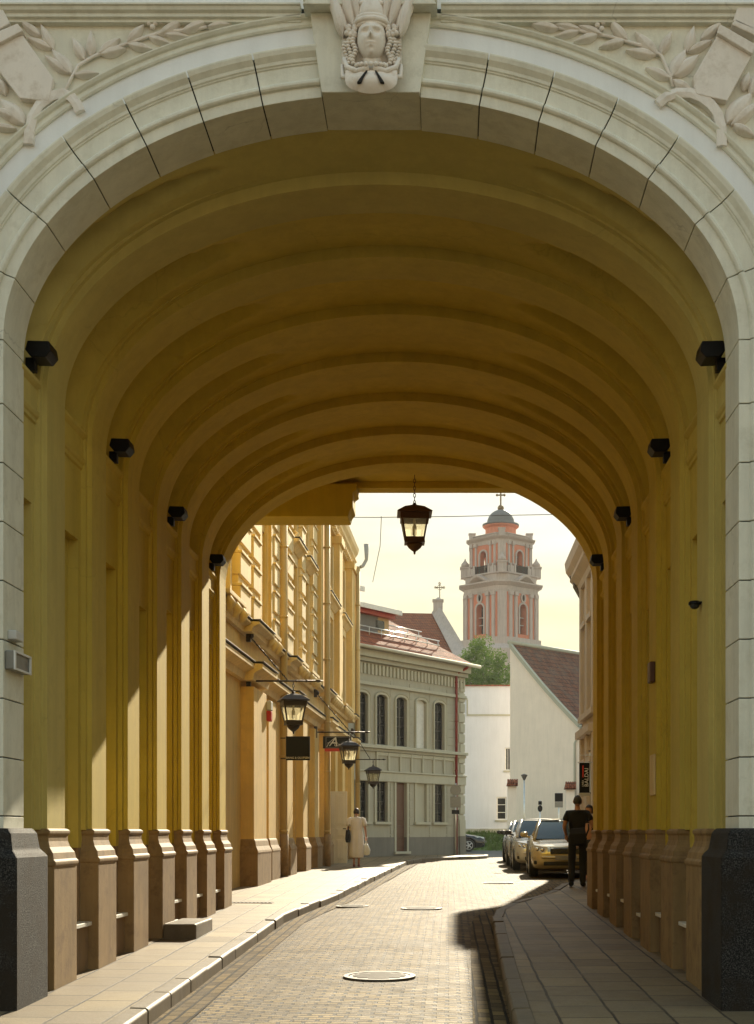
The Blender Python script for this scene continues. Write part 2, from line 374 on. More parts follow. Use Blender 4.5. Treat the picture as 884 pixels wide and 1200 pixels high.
# archivolt cut into moulded voussoirs with open joints
prof = [(0, 11.95), (0, 11.40), (.085, 11.395), (.09, 11.375), (.105, 11.362), (.125, 11.362), (.14, 11.378), (.145, 11.398), (.15, 11.404), (.265, 11.404), (.27, 11.392), (.28, 11.392), (.285, 11.38), (.31, 11.376), (.345, 11.345), (.375, 11.335), (.39, 11.335), (.39, 11.95)]
cuts = [7.6, 17.1, 27.1, 37.6, 48.9, 61.8, 75.5, 90]
for sgn in (-1, 1):
    mb = MB()
    for p0, p1 in zip(cuts, cuts[1:]):
        n = 10; e = .10
        ph = [p0+e+(p1-p0-2*e)*k/n for k in range(n+1)]
        arcsweep(mb, [arcat(sgn*p) for p in ph], prof)
    x = CX+sgn*A0; z = Z0-.005; zj = 5.33-.463
    while z > 1.5:
        z2 = max(zj+.005, 1.45); arcsweep(mb, [(x, z, sgn, 0), (x, z2, sgn, 0)], prof); z = zj-.005; zj -= .463
    mb.build('archivolt', M['cream'], gate, bevel=.004)
mb = MB(); P = arcpath(CX, A0, B0, Z0, 1.2, 1.2)
arcsweep(mb, P, [(.018, 11.94), (.018, 11.43), (.36, 11.43), (.36, 11.94)])
mb.build('joint_backing', M['joint'], gate)
# front wall
def arch_front(mb, w, ztop, x0, x1, y, zb=0):
    P = [(x+nx*w, z+nz*w) for x, z, nx, nz in arcpath(CX, A0, B0, Z0, zb, zb, 72, 1)]
    for (a, za), (b, zb_) in zip(P, P[1:]):
        if abs(a-b) < 1e-6: continue
        if za > ztop and zb_ > ztop: continue
        mb.poly([(a, y, min(za, ztop)), (b, y, min(zb_, ztop)), (b, y, ztop), (a, y, ztop)])
    mb.poly([(x0, y, zb), (P[0][0], y, zb), (P[0][0], y, ztop), (x0, y, ztop)])
    mb.poly([(P[-1][0], y, zb), (x1, y, zb), (x1, y, ztop), (P[-1][0], y, ztop)])
mb = MB(); arch_front(mb, .38, 7.92, -16, 13, 11.46)
mb.cur = 1; mb.box(-16, 13, 11.44, 11.7, 7.99, 13.2)
mb.build('front_wall', [M['cream'], M['white_band']], gate)
# white plain band between the archivolt and the outer moulding
mb = MB(); Pz = [p for p in arcpath(CX, A0, B0, Z0, 1.5, 1.5, 96, 4)]
arcsweep(mb, Pz, [(.385, 11.46), (.385, 11.43), (.575, 11.43), (.575, 11.46)]); mb.build('white_band', M['white_band'], gate)
mb = MB(); arcsweep(mb, Pz, [(.57, 11.46), (.57, 11.415), (.585, 11.405), (.60, 11.405), (.605, 11.418), (.625, 11.418), (.635, 11.40), (.655, 11.385), (.665, 11.385), (.665, 11.46)])
mb.build('outer_moulding', M['cream'], gate, bevel=.003)
# string course
mb = MB()
for x0, x1 in ((-16, -1.16), (-.06, 13)):
    pr = [(11.46, 7.865), (11.41, 7.87), (11.41, 7.89), (11.385, 7.90), (11.385, 7.925), (11.36, 7.94), (11.35, 7.965), (11.335, 7.97), (11.335, 7.985), (11.46, 7.995)]
    mb.loft([[(x0, y, z) for y, z in pr], [(x1, y, z) for y, z in pr]])
mb.build('string_course', M['cream'], gate, bevel=.003)
# keystone with cap and carved head
def px(x, y, d=11.3): return ((x-526)/1700*d, (975-y)/1700*d+EYE)
mb = MB()
k = [(-1.082, 7.905), (-.993, 7.282), (-.227, 7.282), (-.138, 7.905)]
mb.prism(k, 11.34, 11.955)
mb.prism([(-1.13, 7.905), (-1.11, 7.93), (-1.13, 7.95), (-1.13, 8.02), (-.09, 8.02), (-.09, 7.95), (-.11, 7.93), (-.09, 7.905)], 11.22, 11.6)
mb.prism([(-1.06, 8.02), (-1.06, 8.45), (-.16, 8.45), (-.16, 8.02)], 11.28, 11.6)
keystone = mb.build('keystone', M['cream'], gate, bevel=.006)
def carved_head():
    mb = MB(); mb.smooth = True
    cx = -.598; y0 = 11.28
    # face: displaced ellipsoid, front half towards -y
    N = 44; Mx = 36; rows = []
    fc = Vector((cx, y0-.02, 7.63))
    for i in range(N+1):
        v = -1+2*i/N; row = []
        for j in range(Mx+1):
            u = -1+2*j/Mx
            hw = .112*math.sqrt(max(0, 1-abs(v)**2.6))*(1-.20*max(0, -v)**1.2)
            X = hw*math.sin(u*math.pi/2); dep = .13*math.sqrt(max(0, 1-abs(v)**2.4))*math.cos(u*math.pi/2)**.9
            Z = v*.165; xx = X/.1; zz = v
            gs = lambda cx_, cz_, sx, sz: math.exp(-((xx-cx_)/sx)**2-((zz-cz_)/sz)**2)
            d = 0
            d += .050*gs(0, -.12, .15, .12)+.034*gs(0, .12, .10, .22)       # nose tip, bridge
            d += .014*gs(0, -.17, .27, .06)
            d -= .040*(gs(.42, .17, .24, .11)+gs(-.42, .17, .24, .11))     # sockets
            d += .015*(gs(.42, .165, .13, .05)+gs(-.42, .165, .13, .05))     # lids
            d += .013*(gs(.42, .34, .36, .06)+gs(-.42, .34, .36, .06))       # brows
            d += .016*(gs(0, -.40, .28, .05)+gs(0, -.50, .22, .05)) - .012*gs(0, -.45, .30, .022)
            d += .018*gs(0, -.80, .3, .13) + .010*(gs(.55, -.15, .25, .2)+gs(-.55, -.15, .25, .2))
            row.append((fc.x+X, fc.y-dep-d, fc.z+Z))
        rows.append(row)
    mb.grid(rows)
    mb.lathe([(.001, -.20), (.07, -.20), (.075, -.06), (.08, .05), (.001, .06)], (cx, y0, 7.55), 20)   # neck
    def ring(r, z, t, sx=1): 
        pts = [(cx+r*math.cos(a), y0-.02-r*.85*math.sin(a), z) for a in [math.pi*k/20 for k in range(21)]]; mb.tube(pts, t, 8)
    ring(.125, 7.76, .022); ring(.118, 7.79, .018); ring(.112, 7.735, .016)
    mb.lathe([(.10, 0), (.105, .05), (.095, .12), (.06, .16)], (cx, y0-.03, 7.78), 24)
    mb.smooth = True
    for k in range(7): mb.ball((cx-.075+.025*k, y0-.10+.02*abs(k-3)*.3, 7.90), .020, 8)
    for k in range(9):        # bead necklace
        a = math.pi*(k+.5)/9; mb.ball((cx-.115*math.cos(a), y0-.06-.055*math.sin(a), 7.425-.012*math.sin(a)), .019, 8)
    for sx in (-1, 1):       # ringlets of hair
        for q, (dx, zt, zb, r) in enumerate(((.135, 7.66, 7.45, .024), (.172, 7.64, 7.46, .023), (.205, 7.62, 7.48, .020), (.15, 7.43, 7.40, .022))):
            n = max(2, int((zt-zb)/.023))
            for k in range(n+1): mb.ball((cx+sx*(dx+.012*math.sin(k)), y0-.05+.012*q, zt+(zb-zt)*k/n), r*(1-.02*k), 8, (1, 1, .62))
        for k in range(9):
            a = k*.7; mb.ball((cx+sx*(.145+.03*math.cos(a)+.012*(k % 3)), y0-.055, 7.70+.03*math.sin(a)), .022, 8)
        # wings / large leaves beside the headdress
        for (dx, dz, L, W, ang) in ((.10, 7.78, .30, .06, 8), (.14, 7.74, .36, .07, 16), (.19, 7.70, .36, .07, 24), (.22, 7.66, .30, .06, 14), (.06, 7.85, .26, .05, 4)):
            leafm(mb, cx+sx*dx, dz, 90-sx*ang, L*1.15, W*1.35, y0-.02-.006*(ang%3), .07)
        # drapery folds
        mb.tube([(cx+sx*.02, y0-.09, 7.40), (cx+sx*.11, y0-.085, 7.37), (cx+sx*.19, y0-.05, 7.42), (cx+sx*.215, y0-.03, 7.50)], [.022, .024, .022, .014], 8)
        mb.tube([(cx+sx*.06, y0-.08, 7.36), (cx+sx*.15, y0-.06, 7.34), (cx+sx*.225, y0-.02, 7.36), (cx+sx*.23, y0-.01, 7.46)], [.02, .022, .02, .012], 8)
    # scalloped shell collar underneath
    rows = []
    for i in range(13):
        r = i/12; row = []
        for j in range(41):
            a = math.pi*j/40; fl = 1+.06*abs(math.sin(a*3.0))
            X = -math.cos(a)*(.075+.125*r)*fl; Z = 7.385-.175*r*(math.sin(a)**.55)*fl
            row.append((cx+X, y0-.07-.055*math.sin(math.pi*min(1, r*1.0))*math.sin(a)-.012*abs(math.sin(a*3.0)), Z))
        rows.append(row)
    mb.grid(rows)
    mb.loft([[(cx-.15, y0-.05, 7.39), (cx+.15, y0-.05, 7.39), (cx+.15, y0+.03, 7.39), (cx-.15, y0+.03, 7.39)], [(cx-.10, y0-.05, 7.25), (cx+.10, y0-.05, 7.25), (cx+.10, y0+.03, 7.25), (cx-.10, y0+.03, 7.25)]])
    mb.prism([(cx-.235, 7.46), (cx-.22, 8.1), (cx-.12, 8.3), (cx+.12, 8.3), (cx+.22, 8.1), (cx+.235, 7.46), (cx+.12, 7.33), (cx-.12, 7.33)], y0-.015, y0+.04)
    return mb
def leafm(mb, x, z, ang, L, W, y, th=.035):
    a = R(ang); d = Vector((math.cos(a), math.sin(a))); n = Vector((-d.y, d.x)); rows = []
    for i in range(9):
        t = i/8; w = W/2*math.sin(math.pi*min(1, t**.8))**.85 if 0 < t < 1 else .002
        row = []
        for j in range(-4, 5):
            u = j/4; h = th*(1-abs(u)**2.2)*(.35+.65*math.sin(math.pi*min(1, max(.04, t)))) - (.012 if j == 0 else 0)*math.sin(math.pi*t)
            q = Vector((x, z))+d*L*t+n*w*u
            row.append((q.x, y-h-.004, q.y))
        rows.append(row)
    mb.grid(rows)
    mb.loft([[rows[i][0] for i in range(9)]+[rows[i][8] for i in range(8, -1, -1)], [(p[0], y+.03, p[2]) for p in [rows[i][0] for i in range(9)]+[rows[i][8] for i in range(8, -1, -1)]]])
hd = carved_head(); hd.cur = 1; hd.smooth = False
for s_, (a, b) in enumerate((((-.632, 7.352), (-.69, 7.262)), ((-.562, 7.352), (-.512, 7.262)))):
    hd.loft([[(a[0]-.004, yy_, a[1]), (a[0]+.006, yy_, a[1]), (b[0]+.016, yy_, b[1]), (b[0]-.014, yy_, b[1])] for yy_ in (11.145, 11.25)])
hd.build('carved_head', [M['ornament'], M['joint']], keystone)
# spandrel reliefs: laurel branches, shield tablets, ribbons
def relief(sc, ox, leaves, stem, berries, shield, bands, ribbon, flip=False):
    Y = 11.45
    W = lambda p: ((p[0]/sc+ox-526)/1700*11.43, (975-p[1]/sc)/1700*11.43+EYE)
    mb = MB(); pts = [W(p) for p in stem]; mb.tube([(x, Y-.012, z) for x, z in pts], .013, 8)
    for (b, t, w) in leaves:
        b = W(b); t = W(t); L = math.hypot(t[0]-b[0], t[1]-b[1]); ang = math.degrees(math.atan2(t[1]-b[1], t[0]-b[0]))
        leafm(mb, b[0], b[1], ang, L, w*L, Y, .055)
        mb.tube([(b[0], Y-.008, b[1]), (b[0]+(t[0]-b[0])*.12, Y-.02, b[1]+(t[1]-b[1])*.12)], .007, 6)
    for p in berries: x, z = W(p); mb.ball((x, Y-.02, z), .022, 8)
    mb.build('laurel_branch', M['ornament'], gate)
    mb = MB(); s_ = [W(p) for p in shield]; mb.prism(s_, Y-.06, Y+.01)
    for bd in bands: mb.prism([W(p) for p in bd], Y-.095, Y+.01)
    mb.build('shield_tablet', M['ornament'], gate, bevel=.008)
    mb = MB(); rp = [W(p) for p in ribbon]; rows = []
    for i, p in enumerate(rp):
        a = Vector(rp[max(0, i-1)]); b = Vector(rp[min(len(rp)-1, i+1)]); t = (b-a).normalized(); n = Vector((-t.y, t.x)); w = .040
        q = Vector(p); rows.append([(q.x+n.x*w, Y+.01, q.y+n.y*w), (q.x+n.x*w, Y-.055, q.y+n.y*w), (q.x, Y-.062-.01*math.sin(i), q.y), (q.x-n.x*w, Y-.055, q.y-n.y*w), (q.x-n.x*w, Y+.01, q.y-n.y*w)])
    mb.loft(rows, True, True); mb.build('ribbon', M['ornament'], gate, bevel=.004)
relief(3.157, 0, [((150,130),(72,75),.36), ((190,178),(100,138),.33), ((197,182),(150,88),.36), ((265,272),(192,182),.45), ((255,270),(165,205),.34), ((275,276),(366,270),.32), ((312,220),(266,136),.42), ((335,207),(337,112),.4), ((365,198),(444,140),.42), ((372,200),(467,178),.4), ((470,157),(533,90),.42), ((475,163),(566,182),.36), ((550,135),(638,163),.32), ((585,128),(678,74),.34), ((610,125),(705,138),.28), ((672,114),(775,76),.33), ((765,98),(858,88),.30), ((90,458),(0,365),.5), ((75,440),(-20,400),.4), ((20,350),(-10,280),.5), ((60,475),(-40,465),.3)],
       [(235,345),(262,290),(290,240),(345,207),(400,185),(465,160),(550,132),(610,112),(690,110),(765,98)], [(552,85),(575,85),(598,80),(565,100)],
       [(90,140),(203,300),(186,385),(78,372),(-70,180)], [[(-80,170),(75,105),(96,132),(-60,215)], [(-55,150),(-10,55),(22,55),(48,105),(-30,150)]],
       [(110,540),(112,500),(125,440),(150,395),(195,362),(235,352),(268,365),(288,392),(300,420)])
relief(3.113, 600, [((172,102),(70,88),.34), ((252,106),(156,88),.28), ((245,112),(155,134),.3), ((332,126),(243,92),.34), ((315,124),(226,152),.38), ((422,146),(356,72),.4), ((412,146),(318,172),.36), ((532,200),(450,115),.4), ((525,200),(416,182),.36), ((543,196),(584,112),.4), ((578,285),(488,245),.4), ((583,280),(635,178),.48), ((592,276),(683,198),.46), ((640,190),(665,92),.4), ((645,187),(732,145),.36), ((690,142),(767,80),.38), ((587,290),(664,336),.42), ((785,448),(878,335),.5), ((800,456),(900,372),.4), ((805,450),(890,498),.4), ((845,330),(865,262),.5), ((870,350),(910,250),.4)],
       [(588,315),(578,275),(545,200),(500,170),(430,152),(360,132),(250,110),(170,100)], [(312,92),(333,82),(328,105)],
       [(745,140),(872,212),(782,377),(668,352),(658,292)], [[(752,105),(884,180),(870,215),(742,138)], [(818,42),(900,50),(884,130),(800,95)], [(795,108),(810,88),(900,128),(884,150)]],
       [(530,385),(560,362),(600,346),(650,346),(690,362),(725,388),(748,420),(762,470),(764,540)])
# granite feet of the front piers
for x0, x1, nm in ((-16, -3.33, 0), (2.10, 13, 0)):
    mb = MB()
    R4 = lambda o, z: [(x0-(-o if x0 > 0 else 0), 11.18+o, z), (x1-(0 if x0 > 0 else o), 11.18+o, z), (x1-(0 if x0 > 0 else o), 12.06-o, z), (x0-(-o if x0 > 0 else 0), 12.06-o, z)]
    mb.loft([R4(0, -.2), R4(0, 1.30), R4(.02, 1.33), R4(.05, 1.36), R4(.07, 1.49), R4(.10, 1.53)])
    mb.build('granite_foot', M['granite'], gate, bevel=.012)
# solid masses of the building
mb = MB()
mb.box(-16, -4.75, 11.7, 22.6, 0, 13); mb.box(3.55, 13, 11.7, 22.6, 0, 13); mb.box(-4.75, 3.55, 11.7, 22.6, 7.95, 13)
mb.cur = 1; mb.loft([[(-16.3, 11.1, 13.2), (13.3, 11.1, 13.2), (13.3, 23.0, 13.2), (-16.3, 23.0, 13.2)], [(-13, 17, 16.5), (10, 17, 16.5), (10, 17.1, 16.5), (-13, 17.1, 16.5)]])
mb.build('upper_storeys', [M['yellow'], M['tiles']], gate)
# ribs and pilasters
XF = {-1: -3.46, 1: 2.24}; AR, ZR, BR = 2.85, 5.30, 1.78
ribs_y = [12.5+1.57*k for k in range(7)]; RW = .58
pp = [(.80, -.07), (.045, -.07), (.045, -.004), (.042, 0), (0, 0), (0, RW), (.80, RW)]
for k, y in enumerate(ribs_y):
    mb = MB(); N = 64; rings = []
    for i in range(N+1):
        t = math.pi*(1-i/N)
        st_ = .045+.085*math.sin(t)**2; pq = [(.80, -.07), (st_, -.07), (st_, -.004), (st_-.003, 0), (0, 0), (0, RW), (.80, RW)]
        rings.append([(CX+(AR+w)*math.cos(t), y+q, ZR+(BR+w*(1 if w < .5 else .9))*math.sin(t)) for w, q in pq])
    mb.loft(rings, False, True); mb.build('rib', M[('yellow_skylit', 'yellow_half_skylit')[k] if k < 2 else 'yellow'], gate, bevel=.006)
    for s in (-1, 1):
        mb = MB(); mb.loft([[(XF[s]+s*w, y+q, z) for w, q in pp] for z in (1.52, ZR)], True)
        pil = mb.build('pilaster', M[('yellow_skylit', 'yellow_half_skylit')[k] if k < 2 else 'yellow'], gate, bevel=.006)
        mb = MB(); lv = [(-.1, .085, .09), (1.20, .085, .09), (1.215, .10, .10), (1.245, .10, .10), (1.265, .08, .09), (1.32, .07, .08), (1.37, .035, .05), (1.42, .02, .035), (1.47, .02, .035), (1.485, .035, .05), (1.515, .035, .05), (1.53, .01, .02)]
        rings = [[(XF[s]+s*.62, y-.15-e, z), (XF[s]-s*p, y-.0-e, z), (XF[s]-s*p, y+RW+e, z), (XF[s]+s*.62, y+RW+e, z)] for z, p, e in lv]
        mb.loft([[(XF[s]+s*.62, y-e, z), (XF[s]-s*p, y-e, z), (XF[s]-s*p, y+RW+e, z), (XF[s]+s*.62, y+RW+e, z)] for z, p, e in lv])
        mb.build('plinth', M['plinth'], pil, bevel=.008)
# bays: vault field with side pockets, wall with niche, impost band, sill
ends = [(11.93, 12.5)]+[(ribs_y[k]+RW, ribs_y[k+1]) for k in range(6)]
U = .09
for k, (y0, y1) in enumerate(ends):
    mb = MB(); N = 96; Mv = 18; rows = []
    yw0, yw1 = y0-.01, y1+.02
    ya, yb = y0, y1-.08
    for i in range(N+1):
        t = math.pi*(1-i/N); tau = min(t, math.pi-t)/R(64); row = []
        for j in range(Mv+1):
            y = yw0+(yw1-yw0)*j/Mv; v = (y-(ya+yb)/2)/((yb-ya)/2)
            off = 0
            if tau < 1:
                w = math.sqrt(1-tau); off = .60*max(0, 1-(v/w)**2)**.55 if w > 0 else 0
                off *= min(1, (1-tau)*3)
            crown = BR+.11+(.12*(1-(y-y0)/(y1-y0)) if k == 0 else 0)
            row.append((CX+(AR+U+off)*math.cos(t), y, ZR+(crown+off*.8)*math.sin(t)))
        rows.append(row)
    mb.grid(rows); mb.build('vault_field', M[('yellow_skylit', 'yellow_half_skylit')[k] if k < 2 else 'yellow'], gate)
    for s in (-1, 1):
        T = Matrix(((0, -s, 0, XF[s]+s*U), (1, 0, 0, 0), (0, 0, 1, 0), (0, 0, 0, 1)))   # (s along Y, outwards into passage, z)
        door = (k == 3 and s == -1); mgn = .07 if k == 0 else .09; dp = .34 if k == 3 else .10
        q = (y0+mgn-(.06 if k == 0 else 0), y1-.08-mgn, .64, 4.30)
        if k == 3: q = (y0+mgn, y1-.08-mgn, .15 if s == -1 else .55, 4.1)
        mb = MB(); mb.T = T; wall(mb, y0-.03, y1-.03, 1.35, 5.4, [(q[0], q[1], 1.35+1e-4, q[3])], dp)
        mb.cur = 1; wall(mb, y0-.03, y1-.03, -.1, 1.35, [(q[0], q[1], q[2], 1.35-1e-4)], dp)
        mb.cur = 0; mb.build('bay_wall', [M[('yellow_skylit', 'yellow_half_skylit')[k] if k < 2 else 'yellow'], M['dado']], gate)
        mb = MB(); mb.T = T; mb.box(q[0]-.02, q[1]+.02, -dp-.04, -dp, q[2]-.02, q[3]+.02)
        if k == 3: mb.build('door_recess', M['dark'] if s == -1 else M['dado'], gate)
        else: mb.build('niche', M[('yellow_skylit', 'yellow_half_skylit')[k] if k < 2 else 'yellow'], gate)
        if not door:
            mb = MB(); mb.T = T; mb.box(y0+.01, y1-.01, -.02, .075, -.1, q[2]-.036); mb.build('dado', M['dado'], gate, bevel=.006)
            mb = MB(); mb.T = T; mb.box(q[0]-.03, q[1]+.03, -dp, .125, q[2]-.035, q[2]+.003); mb.build('sill', M['white_sill'], gate, bevel=.006)
        if door:
            mb = MB(); mb.T = T; mb.box(q[0], q[0]+.05, -.28, -.22, q[2], q[3]); mb.box(q[1]-.05, q[1], -.28, -.22, q[2], q[3]); mb.box(q[0], q[1], -.28, -.22, 2.6, 2.7)
            mb.box(q[0]+.05, q[1]-.05, -.27, -.24, q[2], 2.6); mb.build('passage_door', M['black_metal'], gate, bevel=.004)
        mb = MB(); mb.T = T     # impost band with mouldings and the ledge above it
        pr = [(-.75, 4.99), (.0, 4.99), (.02, 5.0), (.02, 5.03), (.035, 5.045), (.045, 5.07), (.045, 5.09), (.025, 5.10), (.025, 5.28), (.04, 5.295), (.06, 5.32), (.06, 5.35), (-.75, 5.36)]
        mb.loft([[(y0-.03, o, z) for o, z in pr], [(y1-.05, o, z) for o, z in pr]]); mb.build('impost', M[('yellow_skylit', 'yellow_half_skylit')[k] if k < 2 else 'yellow'], gate, bevel=.004)
# side closing of the passage beyond the last pilaster and the slab outside
mb = MB()
mb.box(-4.8, -3.50, 22.505, 22.61, 0, 7.9); mb.box(2.28, 3.6, 22.505, 22.61, 0, 7.9)
mb.box(-5.2, 4.2, 22.61, 24.6, 7.36, 8.2); mb.box(-5.2, 4.2, 24.25, 24.62, 7.25, 7.36)
mb.build('rear_canopy', M['yellow'], gate, bevel=.01)
mb = MB(); pr = [(-5.2, 6.70), (-1.66, 6.70), (-1.63, 6.80), (-1.58, 6.86), (-1.58, 7.10), (-1.52, 7.14), (-1.52, 7.24), (-5.2, 7.24)]
mb.prism(pr, 23.9, 24.6); mb.build('rear_cornice', M['yellow'], gate, bevel=.01)
# floodlights on the impost ledges
def floodlight():
    t = thing('floodlight', 'x', 'floodlight', (0, 0, 0), local=True)
    mb = MB(); mb.prism([(-.0, .06), (.05, .0), (.17, -.005), (.215, .05), (.20, .13), (.02, .135)], -.14, .14); mb.build('housing', M['black_metal'], t, bevel=.008)
    mb = MB(); mb.box(-.02, .06, -.05, .05, -.09, .02); mb.box(-.08, .0, -.06, .06, -.10, -.07); mb.build('mounting_arm', M['black_metal'], t, bevel=.004)
    return t
fl = floodlight(); first = True
words = {0: 'nearest to the street front', 2: 'second from the front', 4: 'third from the front', 6: 'farthest, close to the daylight'}
for s in (-1, 1):
    for k in (0, 2, 4, 6):
        y0, y1 = ends[k]; o = fl if first else copy_tree(fl); first = False
        yy_ = (y0+y1-.08)/2+(0.03 if k == 0 else .1)
        o.location = (XF[s]+s*(U-.02), yy_, 5.46); o.rotation_euler = (0, 0, 0 if s == -1 else math.pi)
        o.scale = (1.0, .9, 1.0)
        tag(o, 'black floodlight on the %s ledge of the passage, %s' % ('left' if s == -1 else 'right', words[k]), 'floodlight', 'floodlights on the ledges below the vault')

# added building behind the camera, unseen, shutting off low sky light to the passage
op = thing('added_sky_blocker', 'added plain stucco building behind the camera, out of view, blocking low sky light', 'building', (0, -9, 0))
mb = MB(); mb.box(-26, 24, -20, -11, -.5, 12); mb.build('wall', M['grey_render'], op)
mb = MB()
mb.loft([[(-26.4, -20.4, 12.01), (24.4, -20.4, 12.01), (24.4, -10.5, 12.01), (-26.4, -10.5, 12.01)], [(-22, -15, 15), (20, -15, 15), (20, -14.8, 15), (-22, -14.8, 15)]]); mb.build('roof', M['tiles'], op)
for k in range(12):
    for z in (1.4, 5.2, 8.2):
        mb = MB(); x = -24+4*k; mb.box(x, x+1.3, -10.99, -10.93, z, z+1.9); mb.build('window', M['glass'], op)
# ---------------- yellow terrace on the left ----------------
M['ochre'] = paint('ochre_facade_paint', (.74, .52, .19), .75, .12, .22, .3, 1.2, (.62, .43, .17))
M['ochre_trim'] = paint('pale_ochre_trim', (.80, .62, .32), .75, .10, .2)
M['brown_panel'] = paint('brown_window_panel', (.30, .15, .08), .6, .1, .2)
M['pipe'] = paint('painted_pipe', (.55, .40, .17), .5, .1, .2, .1)
M['lead'] = plain('lead_flashing', (.12, .11, .10), .5)
P0, P1 = (-4.18, 23.0), (-3.60, 52.0)
TY, LY = frameT(P0, P1)
town = thing('ochre_townhouse', 'long ochre stucco townhouse lining the left pavement beyond the arch, with pilasters, ledges and pipes', 'building', (-4.02, 23.0, .35))
def sy(y): return y-23.0
gops = []; uops = []
def Q(y0, y1, z0, z1, r=0): return (sy(y0), sy(y1), z0, z1, r)
gops = [Q(25.2, 26.6, .9, 3.9), Q(30.35, 31.0, .45, 3.95), Q(35.3, 36.9, .45, 3.8), Q(38.2, 39.2, .45, 3.8), Q(44.0, 45.2, .5, 3.6), Q(46.4, 47.6, 1.3, 3.8), Q(49.0, 50.4, 1.3, 3.8)]
uops = [Q(25.4, 26.8, 5.9, 8.0), Q(30.35, 31.6, 5.9, 8.0), Q(35.6, 36.8, 5.9, 8.0), Q(38.0, 39.3, 5.9, 8.0), Q(43.4, 44.5, 5.9, 8.1), Q(44.9, 46.0, 5.9, 8.1), Q(47.8, 48.8, 5.9, 8.1), Q(49.2, 50.2, 5.9, 8.1)]
tops = [(a, b, 8.9, 10.5, 0) for a, b, *_ in uops]
mb = MB(); mb.T = TY; wall(mb, 0, LY, -.1, 11.3, gops+uops+tops, .28)
mb.poly([(LY, 0, -.1), (LY, -10, -.1), (LY, -10, 11.3), (LY, 0, 11.3)]); mb.poly([(0, -.3, 8.0), (0, -10, 8.0), (0, -10, 11.3), (0, 0, 11.3)])
mb.build('wall', M['ochre'], town)
mb = MB(); mb.T = TY; mb.loft([[(0, .35, 11.72), (LY+.4, .35, 11.72), (LY+.4, -10, 11.72), (0, -10, 11.72)], [(0, -5, 14.6), (LY-3, -5, 14.6), (LY-3, -5.2, 14.6), (0, -5.2, 14.6)]])
mb.build('roof', M['tiles'], town)
for i, q in enumerate(gops):
    if i in (1, 2, 4): # doors
        m2 = MB(); m2.T = TY; m2.box(q[0], q[1], -.30, -.24, q[2], q[3]); m2.box(q[0]+.08, (q[0]+q[1])/2-.04, -.25, -.22, q[2]+.2, q[3]-.9); m2.box((q[0]+q[1])/2+.04, q[1]-.08, -.25, -.22, q[2]+.2, q[3]-.9)
        m2.build('door', M['brown_panel'] if i != 4 else M['dark'], town, bevel=.006)
    else: window(TY, q, .26, M['frame_brown'], M['glass'], town, 2, 3)
for q in uops: window(TY, q, .22, M['frame_brown'], M['glass'], town, 2, 2)
for q in tops: window(TY, q, .22, M['frame_brown'], M['glass'], town, 2, 2)
# ground floor pilasters on flared plinths
for y0, y1, p in ((23.8, 24.6, .22), (28.4, 30.1, .26), (31.1, 32.2, .16), (34.0, 35.0, .18), (37.1, 38.0, .18), (39.9, 41.0, .16), (42.0, 43.6, .22), (45.5, 46.2, .18), (47.9, 48.8, .18), (50.8, 51.9, .22)):
    m2 = MB(); m2.T = TY; m2.box(sy(y0), sy(y1), -.02, p, 1.35, 4.35); pl = m2.build('pilaster', M['ochre'], town, bevel=.01)
    m2 = MB(); m2.T = TY
    m2.loft([[(sy(y0)-e, -.02, z), (sy(y1)+e, -.02, z), (sy(y1)+e, p+e, z), (sy(y0)-e, p+e, z)] for z, e in ((-.1, .09), (1.06, .09), (1.10, .10), (1.14, .09), (1.22, .05), (1.32, .03), (1.36, .01))])
    m2.build('plinth', M['plinth'], pl, bevel=.01)
# ledges: fascia at 4.8 and sill course at 5.6, broken forward over the pilasters
def ledge(z, p, h, segs, name, mt):
    m2 = MB(); m2.T = TY
    for (a, b, e) in segs:
        pr = [(-.02, z-h), (p*.35+e, z-h), (p*.45+e, z-h*.6), (p*.85+e, z-h*.4), (p+e, z-h*.35), (p+e, z-.03), (-.02, z)]
        m2.loft([[(a, o, q) for o, q in pr], [(b, o, q) for o, q in pr]])
    m2.cur = 1
    for (a, b, e) in segs: m2.box(a-.01, b+.01, -.01, p+e+.03, z+.003, z+.02)
    m2.build(name, [mt, M['lead']], town, bevel=.006)
segs = []; y = 23.0
for a, b in ((28.2, 30.3), (34.0, 35.2), (41.8, 43.7), (50.6, 51.95)):
    segs += [(sy(y), sy(a)-.005, 0), (sy(a), sy(b), .16)]; y = b+.005
ledge(4.8, .30, .34, segs, 'string_course', M['ochre_trim'])
ledge(5.62, .24, .22, segs, 'sill_course', M['ochre_trim'])
# upper giant order: quoined strips and smooth pilasters
for y0, y1 in ((24.4, 25.1), (27.4, 28.6), (29.0, 29.9), (32.0, 32.7), (34.2, 35.2), (37.0, 37.7), (39.5, 40.4), (42.6, 43.1)):
    m2 = MB(); m2.T = TY; m2.box(sy(y0), sy(y1), -.02, .12, 5.65, 10.9)
    z = 5.75
    while z < 10.6: m2.box(sy(y0)-.03, sy(y1)+.03, -.02, .17, z, z+.40); m2.box(sy(y0)-.035, sy(y1)+.035, -.02, .20, z+.405, z+.46); z += .62
    m2.build('quoin_strip', M['ochre_trim'], town, bevel=.012)
for y0, y1, p in ((30.0, 30.3, .14), (31.65, 31.95, .14), (40.8, 42.3, .24), (46.3, 47.3, .24), (50.7, 51.9, .26)):
    m2 = MB(); m2.T = TY; m2.box(sy(y0), sy(y1), -.02, p, 5.65, 10.7); m2.box(sy(y0)-.06, sy(y1)+.06, -.02, p+.07, 10.7, 10.95); m2.build('upper_pilaster', M['ochre'], town, bevel=.012)
